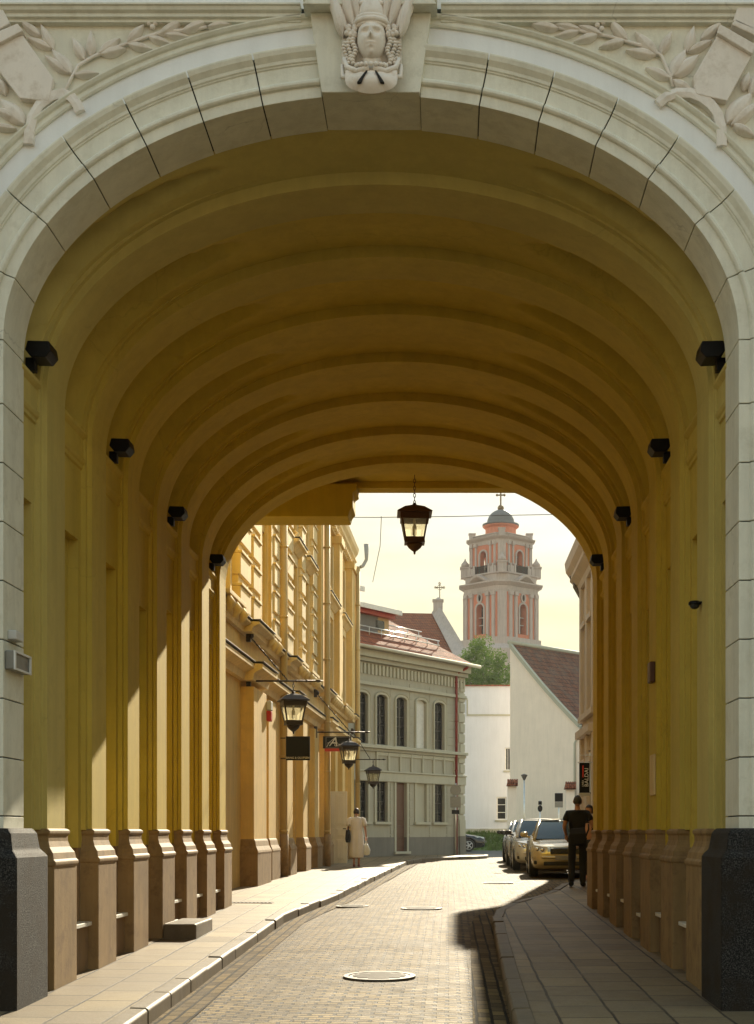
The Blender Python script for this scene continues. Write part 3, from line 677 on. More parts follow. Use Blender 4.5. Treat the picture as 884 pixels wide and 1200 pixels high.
# slim mullion pilasters and hoods of the far upper windows
for q in uops:
    a, b = q[0], q[1]
    m2 = MB(); m2.T = TY
    for x0, x1 in ((a-.16, a-.003), (b+.003, b+.16)): m2.box(x0, x1, -.02, .07, 5.7, 8.2); m2.box(x0, x1, -.02, .06, 8.75, 10.55)
    m2.box(a-.16, b+.16, -.02, .065, 8.205, 8.45); m2.build('architrave', M['ochre_trim'], town, bevel=.008)
    m2 = MB(); m2.T = TY
    pr = [(-.02, 8.45), (.10, 8.45), (.22, 8.58), (.30, 8.60), (.30, 8.66), (-.02, 8.68)]
    m2.loft([[(a-.25, o, z) for o, z in pr], [(b+.25, o, z) for o, z in pr]])
    for k in range(3):
        c = a+(b-a)*(.1+.4*k); m2.tube([(c, .12, 8.62), (c, .14, 8.78), (c+.05, .20, 8.86), (c, .14, 8.92)], [.09, .07, .05, .02], 6)
    m2.cur = 1; m2.box(a-.26, b+.26, -.01, .32, 8.683, 8.70); m2.build('window_hood', [M['ochre_trim'], M['lead']], town, bevel=.006)
    # sill consoles on the course at 5.6
    for c in (a, (a+b)/2, b): m2 = MB(); m2.T = TY; m2.tube([(c, .27, 5.36), (c, .33, 5.5), (c, .24, 5.64)], [.04, .09, .07], 6); m2.build('console', M['ochre_trim'], town)
    m2 = MB(); m2.T = TY; m2.box(a-.2, b+.2, -.01, .34, 5.66, 5.74); m2.build('window_sill', M['ochre_trim'], town, bevel=.008)
# main cornice
m2 = MB(); m2.T = TY
pr = [(-.02, 10.97), (.10, 10.97), (.12, 11.1), (.28, 11.25), (.24, 11.32), (.24, 11.42), (.32, 11.55), (.36, 11.70), (-.02, 11.72)]
m2.loft([[(0, o, z) for o, z in pr], [(LY+.45, o, z) for o, z in pr]]); m2.build('main_cornice', M['ochre_trim'], town, bevel=.01)
k = 0.1
while k < LY: m2 = MB(); m2.T = TY; m2.box(k, k+.16, .10, .22, 11.0, 11.2); m2.build('modillion', M['ochre_trim'], town); k += .42
for y_, top in ((33.2, 11.0), (41.45, 11.0), (51.97, 11.0)):
    o_ = .20 if y_ < 34 else .34
    m2 = MB(); m2.T = TY; m2.tube([(sy(y_), o_, .55), (sy(y_), o_, top)], .085, 12); m2.cur = 1
    m2.tube([(sy(y_), o_+.01, .42), (sy(y_), o_+.01, 1.45)], .10, 12)
    m2.cur = 0
    for z in (1.5, 3.2, 4.6, 6.4, 8.0, 9.6): m2.tube([(sy(y_), o_, z), (sy(y_), o_, z+.05)], .10, 12)
    m2.build('drainpipe', [M['pipe'], M['plinth']], town)
M['sign_grey'] = plain('pale_zinc', (.38, .37, .34), .5)
m2 = MB(); m2.T = TY; m2.tube([(LY, .45, 11.0), (LY+.35, .5, 11.1), (LY+.45, .62, 11.35), (LY+.45, .62, 11.9)], [.06, .06, .06, .10], 10); m2.build('gutter_outlet', M['sign_grey'], town)
# ornate cartouche with bracket stay above the first lantern
# open panelled door leaf, standing out from the wall
leaf = MB()
ly = 44.0; lx0 = -3.78; z0 = pav(44)+.03
leaf.box(lx0-.02, lx0+.70, ly-.03, ly+.03, z0, z0+2.18)
for a, b in ((.05, .31), (.37, .63)):
    for c, d in ((.10, .72), (.80, 1.06), (1.16, 2.08)):
        leaf.box(lx0+a, lx0+b, ly-.045, ly-.031, z0+c, z0+d); leaf.box(lx0+a+.04, lx0+b-.04, ly-.056, ly-.046, z0+c+.04, z0+d-.04)
M['pale_door'] = paint('weathered_pale_door_paint', (.78, .70, .54), .6, .06, .12); dl = leaf.build('door_leaf', M['pale_door'], town, bevel=.005)
m2 = MB(); m2.tube([(lx0+.66, ly-.03, z0+1.05), (lx0+.66, ly-.10, z0+1.05), (lx0+.58, ly-.10, z0+1.05)], .012, 8); m2.build('handle', M['iron'], dl)
# alarm bell box
al = thing('alarm_sounder', 'small beige and red alarm sounder on the ochre wall above the first doorway', 'alarm', (-3.66, 30.2, 4.0))
m2 = MB(); m2.T = TY; m2.prismz([(sy(30.05), .26), (sy(30.35), .26), (sy(30.33), .36), (sy(30.07), .36)], 4.02, 4.22); m2.build('housing', M['pale_stone'], al, bevel=.02)
M['red'] = plain('red_plastic', (.55, .03, .02), .4)
m2 = MB(); m2.T = TY; m2.prismz([(sy(30.06), .26), (sy(30.34), .26), (sy(30.3), .355), (sy(30.1), .355)], 3.80, 4.017); m2.build('beacon', M['red'], al, bevel=.02)

# ---------------- lanterns ----------------
def frosted():
    m, nt, b = new_mat('frosted_lantern_glass'); out = nt.nodes['Material Output']
    t = nt.nodes.new('ShaderNodeBsdfTranslucent'); t.inputs[0].default_value = (.95, .92, .78, 1)
    g_ = nt.nodes.new('ShaderNodeBsdfTransparent'); g_.inputs[0].default_value = (.98, .96, .88, 1)
    mx = nt.nodes.new('ShaderNodeMixShader'); mx.inputs[0].default_value = .8
    nt.links.new(t.outputs[0], mx.inputs[1]); nt.links.new(g_.outputs[0], mx.inputs[2])
    gl = nt.nodes.new('ShaderNodeBsdfGlossy'); gl.inputs['Roughness'].default_value = .1
    mx2 = nt.nodes.new('ShaderNodeMixShader'); mx2.inputs[0].default_value = .08
    nt.links.new(mx.outputs[0], mx2.inputs[1]); nt.links.new(gl.outputs[0], mx2.inputs[2]); nt.links.new(mx2.outputs[0], out.inputs[0]); return m
M['frost'] = frosted()
def lantern(loc, rz, label, metal, group, s=1.0, chain=.22):
    """loc = point the chain hangs from"""
    t = thing('street_lantern', label, 'lantern', loc, rz, group, local=True); t.scale = (s, s, s)
    zt = -chain; sq = lambda w, z: [(-w, -w, z), (w, -w, z), (w, w, z), (-w, w, z)]
    mb = MB(); mb.loft([sq(.275, zt-.17), sq(.285, zt-.155), sq(.16, zt-.06), sq(.03, zt-.01)]); mb.lathe([(.03, 0), (.035, .02), (.012, .04)], (0, 0, zt-.012), 10)
    mb.build('roof', metal, t, bevel=.004)
    mb = MB()
    a, b, z1, z0 = .235, .155, zt-.171, zt-.62
    for sx in (-1, 1):
        for sy_ in (-1, 1):
            mb.loft([[(sx*a-.016*sx*u, sy_*a-.016*sy_*v, z1) for u, v in ((0, 0), (2, 0), (2, 2), (0, 2))], [(sx*b-.014*sx*u, sy_*b-.014*sy_*v, z0) for u, v in ((0, 0), (2, 0), (2, 2), (0, 2))]])
    for (w, zz, h) in ((a, z1-.10, .10), (b+.012, z0, .07)):
        for q in range(4):
            mb.T = Matrix.Rotation(q*math.pi/2, 4, 'Z'); mb.box(-w+.006, w-.006, -w+.004, -w+.03, zz, zz+h)
    mb.T = None
    mb.loft([sq(.165, z0-.02), sq(.165, z0)]); mb.build('frame', metal, t, bevel=.003)
    mb = MB(); mb.lathe([(.13, 0), (.125, -.03), (.10, -.07), (.05, -.11), (.02, -.13), (.015, -.17), (.001, -.175)], (0, 0, z0-.021), 14); mb.build('bottom_cup', metal, t)
    for q in range(4):
        mb = MB(); mb.T = Matrix.Rotation(q*math.pi/2, 4, 'Z'); a2, b2 = a-.022, b-.016
        mb.loft([[(-a2+.01, -a2, z1-.10), (a2-.01, -a2, z1-.10), (a2-.01, -a2+.006, z1-.10), (-a2+.01, -a2+.006, z1-.10)], [(-b2+.01, -b2-.005, z0+.03), (b2-.01, -b2-.005, z0+.03), (b2-.01, -b2+.001, z0+.03), (-b2+.01, -b2+.001, z0+.03)]])
        mb.build('glass_pane', M['frost'], t)
    mb = MB(); mb.tube([(0, 0, z1-.02), (0, 0, z1-.16)], .02, 8); mb.lathe([(.02, 0), (.035, -.04), (.035, -.16), (.01, -.2)], (0, 0, z1-.16), 10); mb.build('bulb', M['pale_stone'], t)
    mb = MB(); n = max(2, int(chain/.055))
    for k in range(n):
        z = -chain*(k+.5)/n; c = []
        for j in range(13):
            an = 2*math.pi*j/12; c.append((.018*math.cos(an)*(k % 2), .018*math.cos(an)*(1-k % 2), z+.036*math.sin(an)))
        mb.tube(c, .006, 5, False)
    mb.build('chain', metal, t)
    return t
def bracket_lamp(y, xw, xe, zb, xl, label, blabel, rz, rise, xs):
    z = EYE+zb
    br = thing('lantern_bracket', blabel, 'bracket', (xw, y, z), 0, 'iron brackets on the ochre wall')
    mb = MB(); mb.tube([(xw-.1, y, z), (xe-.12, y, z)], .018, 8); mb.tube([(xe-.14, y, z), (xe-.06, y, z), (xe+.03, y, z)], [.012, .03, .004], 8)
    for k in (.55, .7): mb.ball((xw+(xe-xw)*k+.1, y, z), .026, 8)
    mb.build('arm', M['iron'], br)
    mb = MB(); n = 14
    a = Vector((xw-.1, y, z+rise)); b = Vector((xs, y, z+.02))
    mb.tube([a, b], .012, 6)
    mb.tube([a.lerp(b, k/40)+Vector((0, .022*math.cos(k*1.4), .022*math.sin(k*1.4))) for k in range(41)], .007, 5)
    mb.build('stay', M['iron'], br)
    mb = MB(); mb.box(xw-.16, xw-.07, y-.04, y+.04, z-.16, z+.16); mb.box(xw-.16, xw-.07, y-.06, y+.06, z+rise-.12, z+rise+.10); mb.ball((xw-.08, y, z+rise), .07, 8); mb.build('wall_plate', M['iron'], br, bevel=.008)
    lantern((xl, y, z-.01), rz, label, M['iron'], 'lanterns on the left terrace')
def X(px_, y): return (px_-526)*y/1700
def Z(py_, y): return EYE+(975-py_)*y/1700
bracket_lamp(28.6, -3.83, X(377, 28.6), Z(798, 28.6)-EYE, X(344, 28.6), 'largest iron street lantern, hanging above the square black shop sign', 'iron wall bracket holding the nearest lantern over the pavement', R(16), Z(745, 28.6)-Z(798, 28.6), X(337, 28.6))
bracket_lamp(40.3, -3.58, X(433, 40.3), Z(858, 40.3)-EYE, X(409, 40.3), 'iron street lantern overlapping the red and black restaurant sign', 'iron wall bracket holding the middle lantern beside the restaurant sign', R(14), Z(812, 40.3)-Z(858, 40.3), X(410, 40.3))
bracket_lamp(51.6, -3.32, X(452, 51.6), Z(890, 51.6)-EYE, X(437.5, 51.6), 'smallest and farthest iron street lantern, in front of the grey house', 'iron wall bracket at the far corner of the ochre townhouse', R(12), Z(857, 51.6)-Z(890, 51.6), X(434, 51.6))
hl = lantern((X(486, 23.6), 23.6, 7.3), R(3), 'large bronze lantern hanging in the middle of the arch against the sky', M['bronze'], None, 1.0, .47)
# square sign below the first lantern
sg = thing('square_shop_sign', 'square matt black shop sign with a row of small letters, hanging below the nearest lantern', 'shop sign', (X(349, 28.4), 28.4, Z(891, 28.4)))
mb = MB(); mb.box(X(335.5, 28.4), X(363.5, 28.4), 28.36, 28.42, Z(891, 28.4), Z(863, 28.4)); mb.build('panel', M['black_metal'], sg, bevel=.006)
M['letter'] = plain('white_lettering', (.75, .73, .68), .5)
mb = MB(); mb.text('BANG & OLUFSEN', .056, Matrix.Translation((X(349.5, 28.4), 28.352, Z(888.2, 28.4))) @ Matrix.Rotation(R(90), 4, 'X')); mb.build('lettering', M['letter'], sg)
mb = MB(); mb.tube([(X(335, 28.4)-.1, 28.39, Z(865, 28.4)), (X(335, 28.4), 28.39, Z(865, 28.4))], .012, 6); mb.tube([(X(335, 28.4)-.1, 28.39, Z(889, 28.4)), (X(335, 28.4), 28.39, Z(889, 28.4))], .012, 6); mb.build('bracket', M['iron'], sg)
# restaurant sign
ys_ = 41.2
rs = thing('restaurant_sign', 'black framed restaurant sign with white script and a red strip along its bottom', 'shop sign', (X(396, ys_), ys_, Z(881, ys_)))
mb = MB(); mb.box(X(379, ys_), X(412, ys_), ys_-.08, ys_+.08, Z(877, ys_), Z(863, ys_)); mb.build('panel', M['black_metal'], rs)
mb = MB(); a, b, c, d = X(382, ys_), X(411.5, ys_), Z(877, ys_), Z(863.5, ys_)
for q in ((a, b, c, c+.025), (a, b, d-.025, d), (a, a+.025, c+.026, d-.026), (b-.025, b, c+.026, d-.026)): mb.box(q[0], q[1], ys_-.095, ys_-.081, q[2], q[3])
mb.build('frame', M['lead'], rs)
mb = MB(); mb.box(X(381, ys_), X(411, ys_), ys_-.09, ys_+.08, Z(880.5, ys_), Z(877.3, ys_)); mb.build('red_strip', M['red'], rs)
mb = MB(); TT = lambda x, z: Matrix.Translation((x, ys_-.10, z)) @ Matrix.Rotation(R(90), 4, 'X')
mb.text('A', .36, TT(X(391, ys_), Z(870, ys_)), shear=.3); mb.text('Cappella', .15, TT(X(402.5, ys_), Z(873, ys_)), shear=.2)
mb.tube([(X(383.5, ys_), ys_-.10, Z(875.5, ys_)), (X(386, ys_), ys_-.10, Z(870.5, ys_)), (X(393, ys_), ys_-.10, Z(865, ys_))], .008, 5); mb.tube([(X(384, ys_), ys_-.10, Z(871, ys_)), (X(394, ys_), ys_-.10, Z(870.5, ys_))], .006, 5)
mb.build('lettering', M['letter'], rs)

# ---------------- grey corner house ----------------
M['grey'] = paint('grey_green_facade', (.40, .385, .31), .8, .07, .14)
M['grey_trim'] = paint('pale_grey_trim', (.46, .45, .36), .75, .05, .1)
M['grey_base'] = paint('grey_base_render', (.20, .19, .165), .8, .12, .2)
M['whitewash'] = paint('whitewash', (.70, .73, .79), .8, .04, .08)
M['creamwash'] = paint('cream_render', (.92, .80, .68), .8, .05, .08)
M['blind'] = plain('white_blind', (.62, .62, .58), .6)
M['red_pipe'] = plain('dark_red_pipe', (.22, .025, .02), .4)
dv = Vector((4.04, 6.3)).normalized(); pB = Vector((.62, 60.0)); pA = pB-dv*10.5
TG, LG = frameT(tuple(pA), tuple(pB))
gh = thing('grey_corner_house', 'two storey grey green house on the corner with pale window surrounds and red tiled roof', 'building', (pB.x, pB.y, .5))
def sx(px_):   # distance along the facade for an image column
    r = (px_-526)/1700; return (r*pA.y-pA.x)/(dv.x-r*dv.y)
def zz(py_, px_): s = sx(px_); return EYE+(975-py_)/1700*(pA.y+dv.y*s)
cols = [424, 447, 470, 493.5, 514.5]; hw = .36
ups, los = [], []
for i, c in enumerate(cols):
    s = sx(c); ups.append((s-hw, s+hw, zz(873, 447), zz(814, 447), .13))
    los.append((s-hw, s+hw, zz(963, 447) if i != 2 else .75, zz(916, 447)))
mb = MB(); mb.T = TG
wall(mb, 0, LG, 1.3, 8.3, [q for q in ups]+[(a, b, max(c, 1.3001), d) for a, b, c, d in los], .16)
mb.cur = 1; wall(mb, 0, LG, -.1, 1.3, [(los[2][0], los[2][1], .75, 1.2999)], .16, .03)
mb.cur = 0; mb.poly([(LG, 0, -.1), (LG, -9, -.1), (LG, -9, 8.3), (LG, 0, 8.3)]); mb.poly([(0, 0, -.1), (0, -9, -.1), (0, -9, 8.3), (0, 0, 8.3)])
mb.build('wall', [M['grey'], M['grey_base']], gh)
for i, q in enumerate(ups):
    if i == 3:
        m2 = MB(); m2.T = TG; m2.box(q[0], q[1], -.14, -.10, q[2], q[3]); m2.build('blind_panel', M['blind'], gh)
    else: window(TG, q, .14, M['frame_black'], M['glass'], gh, 2, 5, fw=.05)
for i, q in enumerate(los):
    if i == 3: m2 = MB(); m2.T = TG; m2.box(q[0], q[1], -.14, -.08, q[2], q[3]); m2.build('blind_panel', M['grey_trim'], gh)
    elif i == 2:
        m2 = MB(); m2.T = TG; m2.box(q[0], q[1], -.15, -.10, q[2], q[3]); m2.box(q[0]+.06, q[1]-.06, -.10, -.08, q[2]+.2, q[2]+1.0); m2.box(q[0]+.06, q[1]-.06, -.10, -.08, q[2]+1.2, q[3]-.1); m2.build('door', M['frame_brown'], gh, bevel=.01)
    else: window(TG, q, .14, M['frame_black'], M['glass'], gh, 2, 4, fw=.05)
for q, up in [(q, 1) for q in ups]+[(q, 0) for q in los]:
    a, b, c, d = q[:4]; m2 = MB(); m2.T = TG; w = .12
    if up:
        cx = (a+b)/2; pth = [(a, c, -1, 0)]+[(cx-hw*math.cos(math.pi*k/12), d-.13+.13*math.sin(math.pi*k/12), -math.cos(math.pi*k/12), math.sin(math.pi*k/12)) for k in range(13)]+[(b, c, 1, 0)]
        rings = [[(x+nx*p, o, z+nz*p) for p, o in ((0, -.01), (0, .05), (w*.7, .05), (w, .09), (w, -.01))] for x, z, nx, nz in pth]; m2.loft(rings)
    else:
        m2.box(a-w, a-.002, -.01, .05, c, d); m2.box(b+.002, b+w, -.01, .05, c, d); m2.box(a-w-.03, b+w+.03, -.01, .07, d+.002, d+w)
    m2.box(a-w-.05, b+w+.05, -.01, .12, c-.10, c-.003)
    m2.build('window_surround', M['grey_trim'], gh, bevel=.008)
# horizontal channels of the stucco between windows
def hband(z0, z1, p, mt, name, s0=0, s1=None, prf=None):
    m2 = MB(); m2.T = TG; s1_ = LG+.05 if s1 is None else s1; m2.box(s0, s1_, -.01, p, z0, z1); m2.build(name, mt, gh, bevel=.012)
zb_ = zz(877, 447); hband(zb_-.02, zb_+.10, .20, M['grey_trim'], 'string_course'); hband(zb_-.13, zb_-.023, .10, M['grey'], 'string_course')
zc_ = zb_-1.25; hband(zc_, zc_+.34, .09, M['grey_trim'], 'string_course'); hband(zc_+.342, zc_+.40, .14, M['grey_trim'], 'string_course')
hband(7.0, 7.12, .12, M['grey_trim'], 'string_course')
hband(8.02, 8.30, .34, M['grey_trim'], 'eaves_cornice'); hband(7.86, 8.018, .20, M['grey'], 'eaves_cornice')
m2 = MB(); m2.T = TG; s = .05
while s < LG-.1: m2.box(s, s+.12, 0, .08, 7.42, 7.80); s += .24
m2.build('dentil_frieze', M['grey_trim'], gh)
m2 = MB(); m2.T = TG; s = sx(440)
while s < LG-.8: m2.box(s, s+.10, 0, .07, zc_+.42, zb_-.14); s += .78
m2.box(sx(440), LG-.7, 0, .05, zb_-.28, zb_-.142); m2.build('panel_frieze', M['grey_trim'], gh, bevel=.01)
sp = [0]+[v for q in ups[1:] for v in (q[0]-.2, q[1]+.2)]+[LG-.5]
for a, b in zip(sp[2::2], sp[3::2]):
    for zs_ in ([zc_-.35-.33*k for k in range(9)], [zb_+.35+.33*k for k in range(7)]):
        m2 = MB(); m2.T = TG
        for z in zs_: m2.box(a+.02, b-.02, -.01, .022, z, z+.28)
        m2.box(a+.03, b-.03, -.01, .006, min(zs_), max(zs_)+.28); m2.build('rusticated_stucco', M['grey'], gh, bevel=.008)

m2 = MB(); m2.T = TG; z = 1.4; k = 0
while z < 7.7: m2.box(LG-(.42 if k % 2 else .32), LG+.03, -.3, .05, z, z+.36); z += .42; k += 1
m2.cur = 1; m2.box(LG-.42, LG+.06, -.3, .09, .3, 1.33); m2.cur = 0; m2.box(LG-.40, LG+.05, -.3, .07, 1.334, 2.0); m2.build('corner_quoins', [M['grey_trim'], M['grey_base']], gh, bevel=.012)
m2 = MB(); m2.T = TG; s = LG-.75; m2.tube([(s+.35, .50, 8.34), (s+.30, .42, 8.2), (s, .12, 7.95), (s, .12, .5)], .055, 10)
for z in (2, 4, 6, 7.6): m2.tube([(s, .12, z), (s, .12, z+.05)], .07, 10)
m2.build('drainpipe', M['red_pipe'], gh)
# hipped tile roof with gutter, snow rails, two box dormers and a chimney
m2 = MB(); m2.T = TG
e0, e1 = 8.33, 11.3
m2.loft([[(-1, .5, e0), (LG+.35, .5, e0), (LG+.35, -9, e0), (-1, -9, e0)], [(-1, -4, e1), (LG-3.6, -4, e1), (LG-3.6, -4.3, e1), (-1, -4.3, e1)]]); m2.build('roof', M['tiles'], gh)
m2 = MB(); m2.T = TG; m2.tube([(-1, .56, 8.33), (LG+.4, .56, 8.33)], .07, 8); m2.build('gutter', M['grey_trim'], gh)
M['steel'] = plain('galvanised_steel', (.6, .6, .58), .3, .8)
for o_, sA, sB in ((-.55, 2.2, LG-1.0), (-1.1, 5.6, LG-1.5)):
    zr = e0+(.5-o_)*(e1-e0)/4.5; m2 = MB(); m2.T = TG
    for h in (.12, .3): m2.tube([(sA, o_, zr+h), (sB, o_, zr+h)], .022, 6)
    k = sA
    while k < sB: m2.tube([(k, o_, zr-.03), (k, o_, zr+.32)], .018, 6); k += .8
    m2.build('snow_rail', M['steel'], gh)
M['dormer'] = paint('ochre_dormer_boards', (.50, .36, .20), .7)
M['red_metal'] = plain('red_roof_metal', (.36, .055, .04), .4)
for s0, s1, zt in ((3.2, sx(434), 10.75), (sx(434)+.05, sx(478), 10.15)):
    m2 = MB(); m2.T = TG; f = -.9; m2.box(s0, s1, -4, f, 8.9, zt-.3); dm = m2.build('dormer', M['dormer'], gh)
    m2 = MB(); m2.T = TG; m2.box(s0-.15, s1+.2, -4, f+.45, zt-.13, zt); m2.box(s0-.1, s1+.1, -4, f+.25, zt-.3, zt-.132); m2.cur = 1; m2.box(s0-.17, s1+.22, f+.44, f+.50, zt-.16, zt+.03); m2.build('dormer_roof', [M['red_metal'], M['frame_white']], dm, bevel=.01)
    w = s1-s0; q = (s1-.95, s1-.35, 9.35, zt-.42); m2 = MB(); m2.T = TG; m2.box(q[0], q[1], f+.01, f+.04, q[2], q[3]); m2.build('dormer_window', M['glass'], dm)
m2 = MB(); m2.T = TG; m2.box(sx(434)+.3, sx(434)+1.7, -.898, -.86, 9.2, 9.95); m2.build('slate_cheek', M['lead'], gh)
m2 = MB(); m2.T = TG; s = sx(424); m2.box(s-.45, s+.35, -3.2, -2.5, 10.6, 12.3); m2.cur = 1
for k in (-.4, .27): m2.box(s+k, s+k+.06, -3.1, -3.0, 12.3, 12.55); m2.box(s+k, s+k+.06, -2.7, -2.6, 12.3, 12.55)
m2.cur = 2; m2.box(s-.6, s+.5, -3.3, -2.4, 12.55, 12.66); m2.build('chimney', [M['whitewash'], M['steel'], M['red_metal']], gh, bevel=.01)
# ---------------- white house and gabled house across the crossing ----------------
wh = thing('white_house', 'plain white rendered house standing behind the grass bank across the crossing', 'building', (1, 88, 1))
mb = MB(); TW = Matrix(((1, 0, 0, -4), (0, -1, 0, 88), (0, 0, 1, 0), (0, 0, 0, 1)))
wops = [(4+X(532, 88), 4+X(538.5, 88), Z(903, 88), Z(877, 88)), (4+X(592, 88), 4+X(599, 88), Z(903, 88), Z(876, 88)), (4+X(582, 88), 4+X(594, 88), Z(961, 88), Z(934, 88))]
mb.T = TW; wall(mb, 0, 8.4, 1.7, 10.35, wops[:], .2); mb.cur = 1; mb.box(-.1, 8.4, -7, .05, 0, 1.68); mb.cur = 0
mb.poly([(0, 0, 10.35), (8.4, 0, 10.35), (8.4, -7, 10.35), (0, -7, 10.35)]); mb.poly([(0, 0, 0), (0, -7, 0), (0, -7, 10.35), (0, 0, 10.35)]); mb.poly([(8.4, 0, 0), (8.4, -7, 0), (8.4, -7, 10.35), (8.4, 0, 10.35)])
mb.build('wall', [M['whitewash'], M['grey_trim']], wh)
M['glass_blue'] = glassm('blue_pane_glass', (.10, .26, .36), .05)  # blue is set as the base colour of this pane
window(TW, wops[0], .15, M['frame_white'], M['glass_blue'], wh, 2, 3, fw=.07); window(TW, wops[1], .15, M['frame_white'], M['glass'], wh, 2, 1, fw=.07); window(TW, wops[2], .15, M['frame_white'], M['glass'], wh, 1, 3, fw=.08)
for q in wops: m2 = MB(); m2.T = TW; m2.box(q[0]-.1, q[1]+.1, -.01, .08, q[2]-.09, q[2]-.003); m2.build('window_sill', M['grey_trim'], wh)
m2 = MB(); m2.T = TW; a = 4+X(548, 88)
m2.box(0, a, 0, .05, Z(820, 88), Z(818, 88)); m2.box(a-.05, a+.03, 0, .052, Z(839, 88), Z(820.2, 88)); m2.box(a+.035, 8.0, 0, .05, Z(839, 88), Z(837, 88)); m2.build('ledge', M['grey_trim'], wh)
m2 = MB(); m2.T = TW; m2.box(-.1, 8.4, -.3, .12, 10.352, 10.42); m2.build('parapet_tiles', M['tiles'], wh)
# gabled house
d1 = Vector((.668, .744)); d2 = Vector((.744, -.668))   # ridge recedes along d1, gable wall runs along d2
G0 = Vector((X(598, 84.5), 84.5))
gb = thing('gabled_house', 'cream house with a steep half gable and weathered brown tile roof', 'building', (G0.x, G0.y, .6))
W_, Lr = 5.0, 9.0
P = lambda a, b: G0+d2*a+d1*b
za, ze = Z(756, 84.5), Z(850, 81.2)
mb = MB(); c = lambda a, b, z: (*P(a, b), z)
def curve_z(a): t = a/W_; return za+(ze-za)*t-.16*math.sin(math.pi*t)
N = 12
for i in range(N):
    a0, a1 = W_*i/N, W_*(i+1)/N; mb.poly([c(a0, 0, -.2), c(a1, 0, -.2), c(a1, 0, curve_z(a1)), c(a0, 0, curve_z(a0))])
mb.poly([c(W_, 0, -.2), c(W_, Lr, -.2), c(W_, Lr, ze), c(W_, 0, ze)]); mb.poly([c(0, 0, -.2), c(0, Lr, -.2), c(0, Lr, za-.05), c(0, 0, za)])
mb.build('wall', M['creamwash'], gb, fix=False)
mb = MB(); rows = []
for i in range(N+1):
    a = (W_+.35)*i/N; z = curve_z(min(a, W_))+.10-(.2 if a > W_ else 0); rows.append([c(a, b, z-.05*b*0) for b in (.05, 3, 6, Lr)])
mb.grid(rows); rows2 = [[c((W_+.35)*i/N, b, curve_z(min((W_+.35)*i/N, W_))-.02) for b in (-.02, Lr)] for i in range(N+1)]; mb.grid(rows2); rf = mb.build('roof', M['old_tiles'], gb)
mb = MB(); mb.loft([[c(W_*i/N, -.12, curve_z(W_*i/N)-.12), c(W_*i/N, .10, curve_z(W_*i/N)-.12), c(W_*i/N, .10, curve_z(W_*i/N)+.17), c(W_*i/N, -.12, curve_z(W_*i/N)+.17)] for i in range(N+1)]); mb.build('verge_coping', M['grey_trim'], gb)
mb = MB(); mb.tube([c(-.02, -.1, za+.16), c(-.02, Lr, za+.12)], .13, 8); mb.build('ridge_tiles', M['grey_trim'], gb)
mb = MB(); mb.tube([c(W_+.3, -.3, ze-.08), c(W_+.3, Lr, ze-.08)], .09, 8); mb.tube([c(W_+.3, -.1, ze-.1), c(W_-.25, -.08, ze-1.0), c(W_-.25, -.08, .6)], .06, 8); mb.build('gutter', M['grey_trim'], gb)
# low white annex right of the gable and a darker lean roof behind
mb = MB(); mb.poly([c(W_, .5, .0), c(W_+3, .5, .0), c(W_+3, .5, ze-.6), c(W_, .5, ze-.6)]); mb.poly([c(W_, .5, ze-.6), c(W_+3, .5, ze-.6), c(W_+3, 8, ze+1.5), c(W_, 8, ze+1.5)]); mb.build('annex', M['whitewash'], gb)
# tiled caps on two piers
for i, (x0, x1, y0, y1, lab) in enumerate(((594, 607, 914, 921, 'left one, beside the street lamp'), (662, 675, 917, 925, 'right one, under the black banner'))):
    d_ = 80.0; x0, x1 = X(x0, d_), X(x1, d_); z0, z1 = Z(y1, d_), Z(y0, d_)
    t = thing('tile_capped_pier', 'cream wall pier with a little red tile cap, the '+lab, 'pier', ((x0+x1)/2, d_, .6), 0, 'tile capped piers before the gabled house')
    m2 = MB(); m2.box(x0+.06, x1-.06, d_, d_+.6, .2, z0); m2.build('pier', M['creamwash'], t, bevel=.02)
    m2 = MB(); m2.loft([[(x0, d_-.25, z0), (x1, d_-.25, z0), (x1, d_+.7, z0), (x0, d_+.7, z0)], [(x0+.08, d_-.05, z1), (x1, d_-.05, z1), (x1, d_+.5, z1), (x0+.08, d_+.5, z1)]])
    for k in range(5): xx = x0+(x1-x0)*(k+.5)/5; m2.tube([(xx, d_-.28, z0+.03), (xx+.02, d_-.05, z1+.03)], .05, 6)
    m2.build('tile_cap', M['tiles'], t)
# grass bank
M['grass'] = paint('grass', (.10, .15, .035), .9, .35, .2, .8, 3)
g = MB(); rows = []
for i in range(9):
    y = 77.8+1.2*i; rows.append([(x, y, road(78)-.05+(.95*min(1, max(0, (i-.3)/6)))+.08*noise.noise((x*.8, y, 1))) for x in [k*.8-3 for k in range(12)]])
g.grid(rows); struct(g.build('grass_bank', M['grass']))
g = MB(); rnd = random.Random(5)
for i in range(2600):
    x = rnd.uniform(-2.5, 5.2); y = 78.2+rnd.random()**1.0*9; t = min(1, max(0, ((y-77.8)/1.2-.3)/6)); z = road(78)-.05+.95*t; h = rnd.uniform(.1, .3); a = rnd.uniform(0, 3.14)
    g.poly([(x-.05*math.cos(a), y-.05*math.sin(a), z-.03), (x+.05*math.cos(a), y+.05*math.sin(a), z-.03), (x+rnd.uniform(-.1, .1), y, z+h)])
o = g.build('grass', M['grass'], fix=False); o['kind'] = 'stuff'; o['label'] = 'rough grass on the bank below the white house'; o['category'] = 'grass'
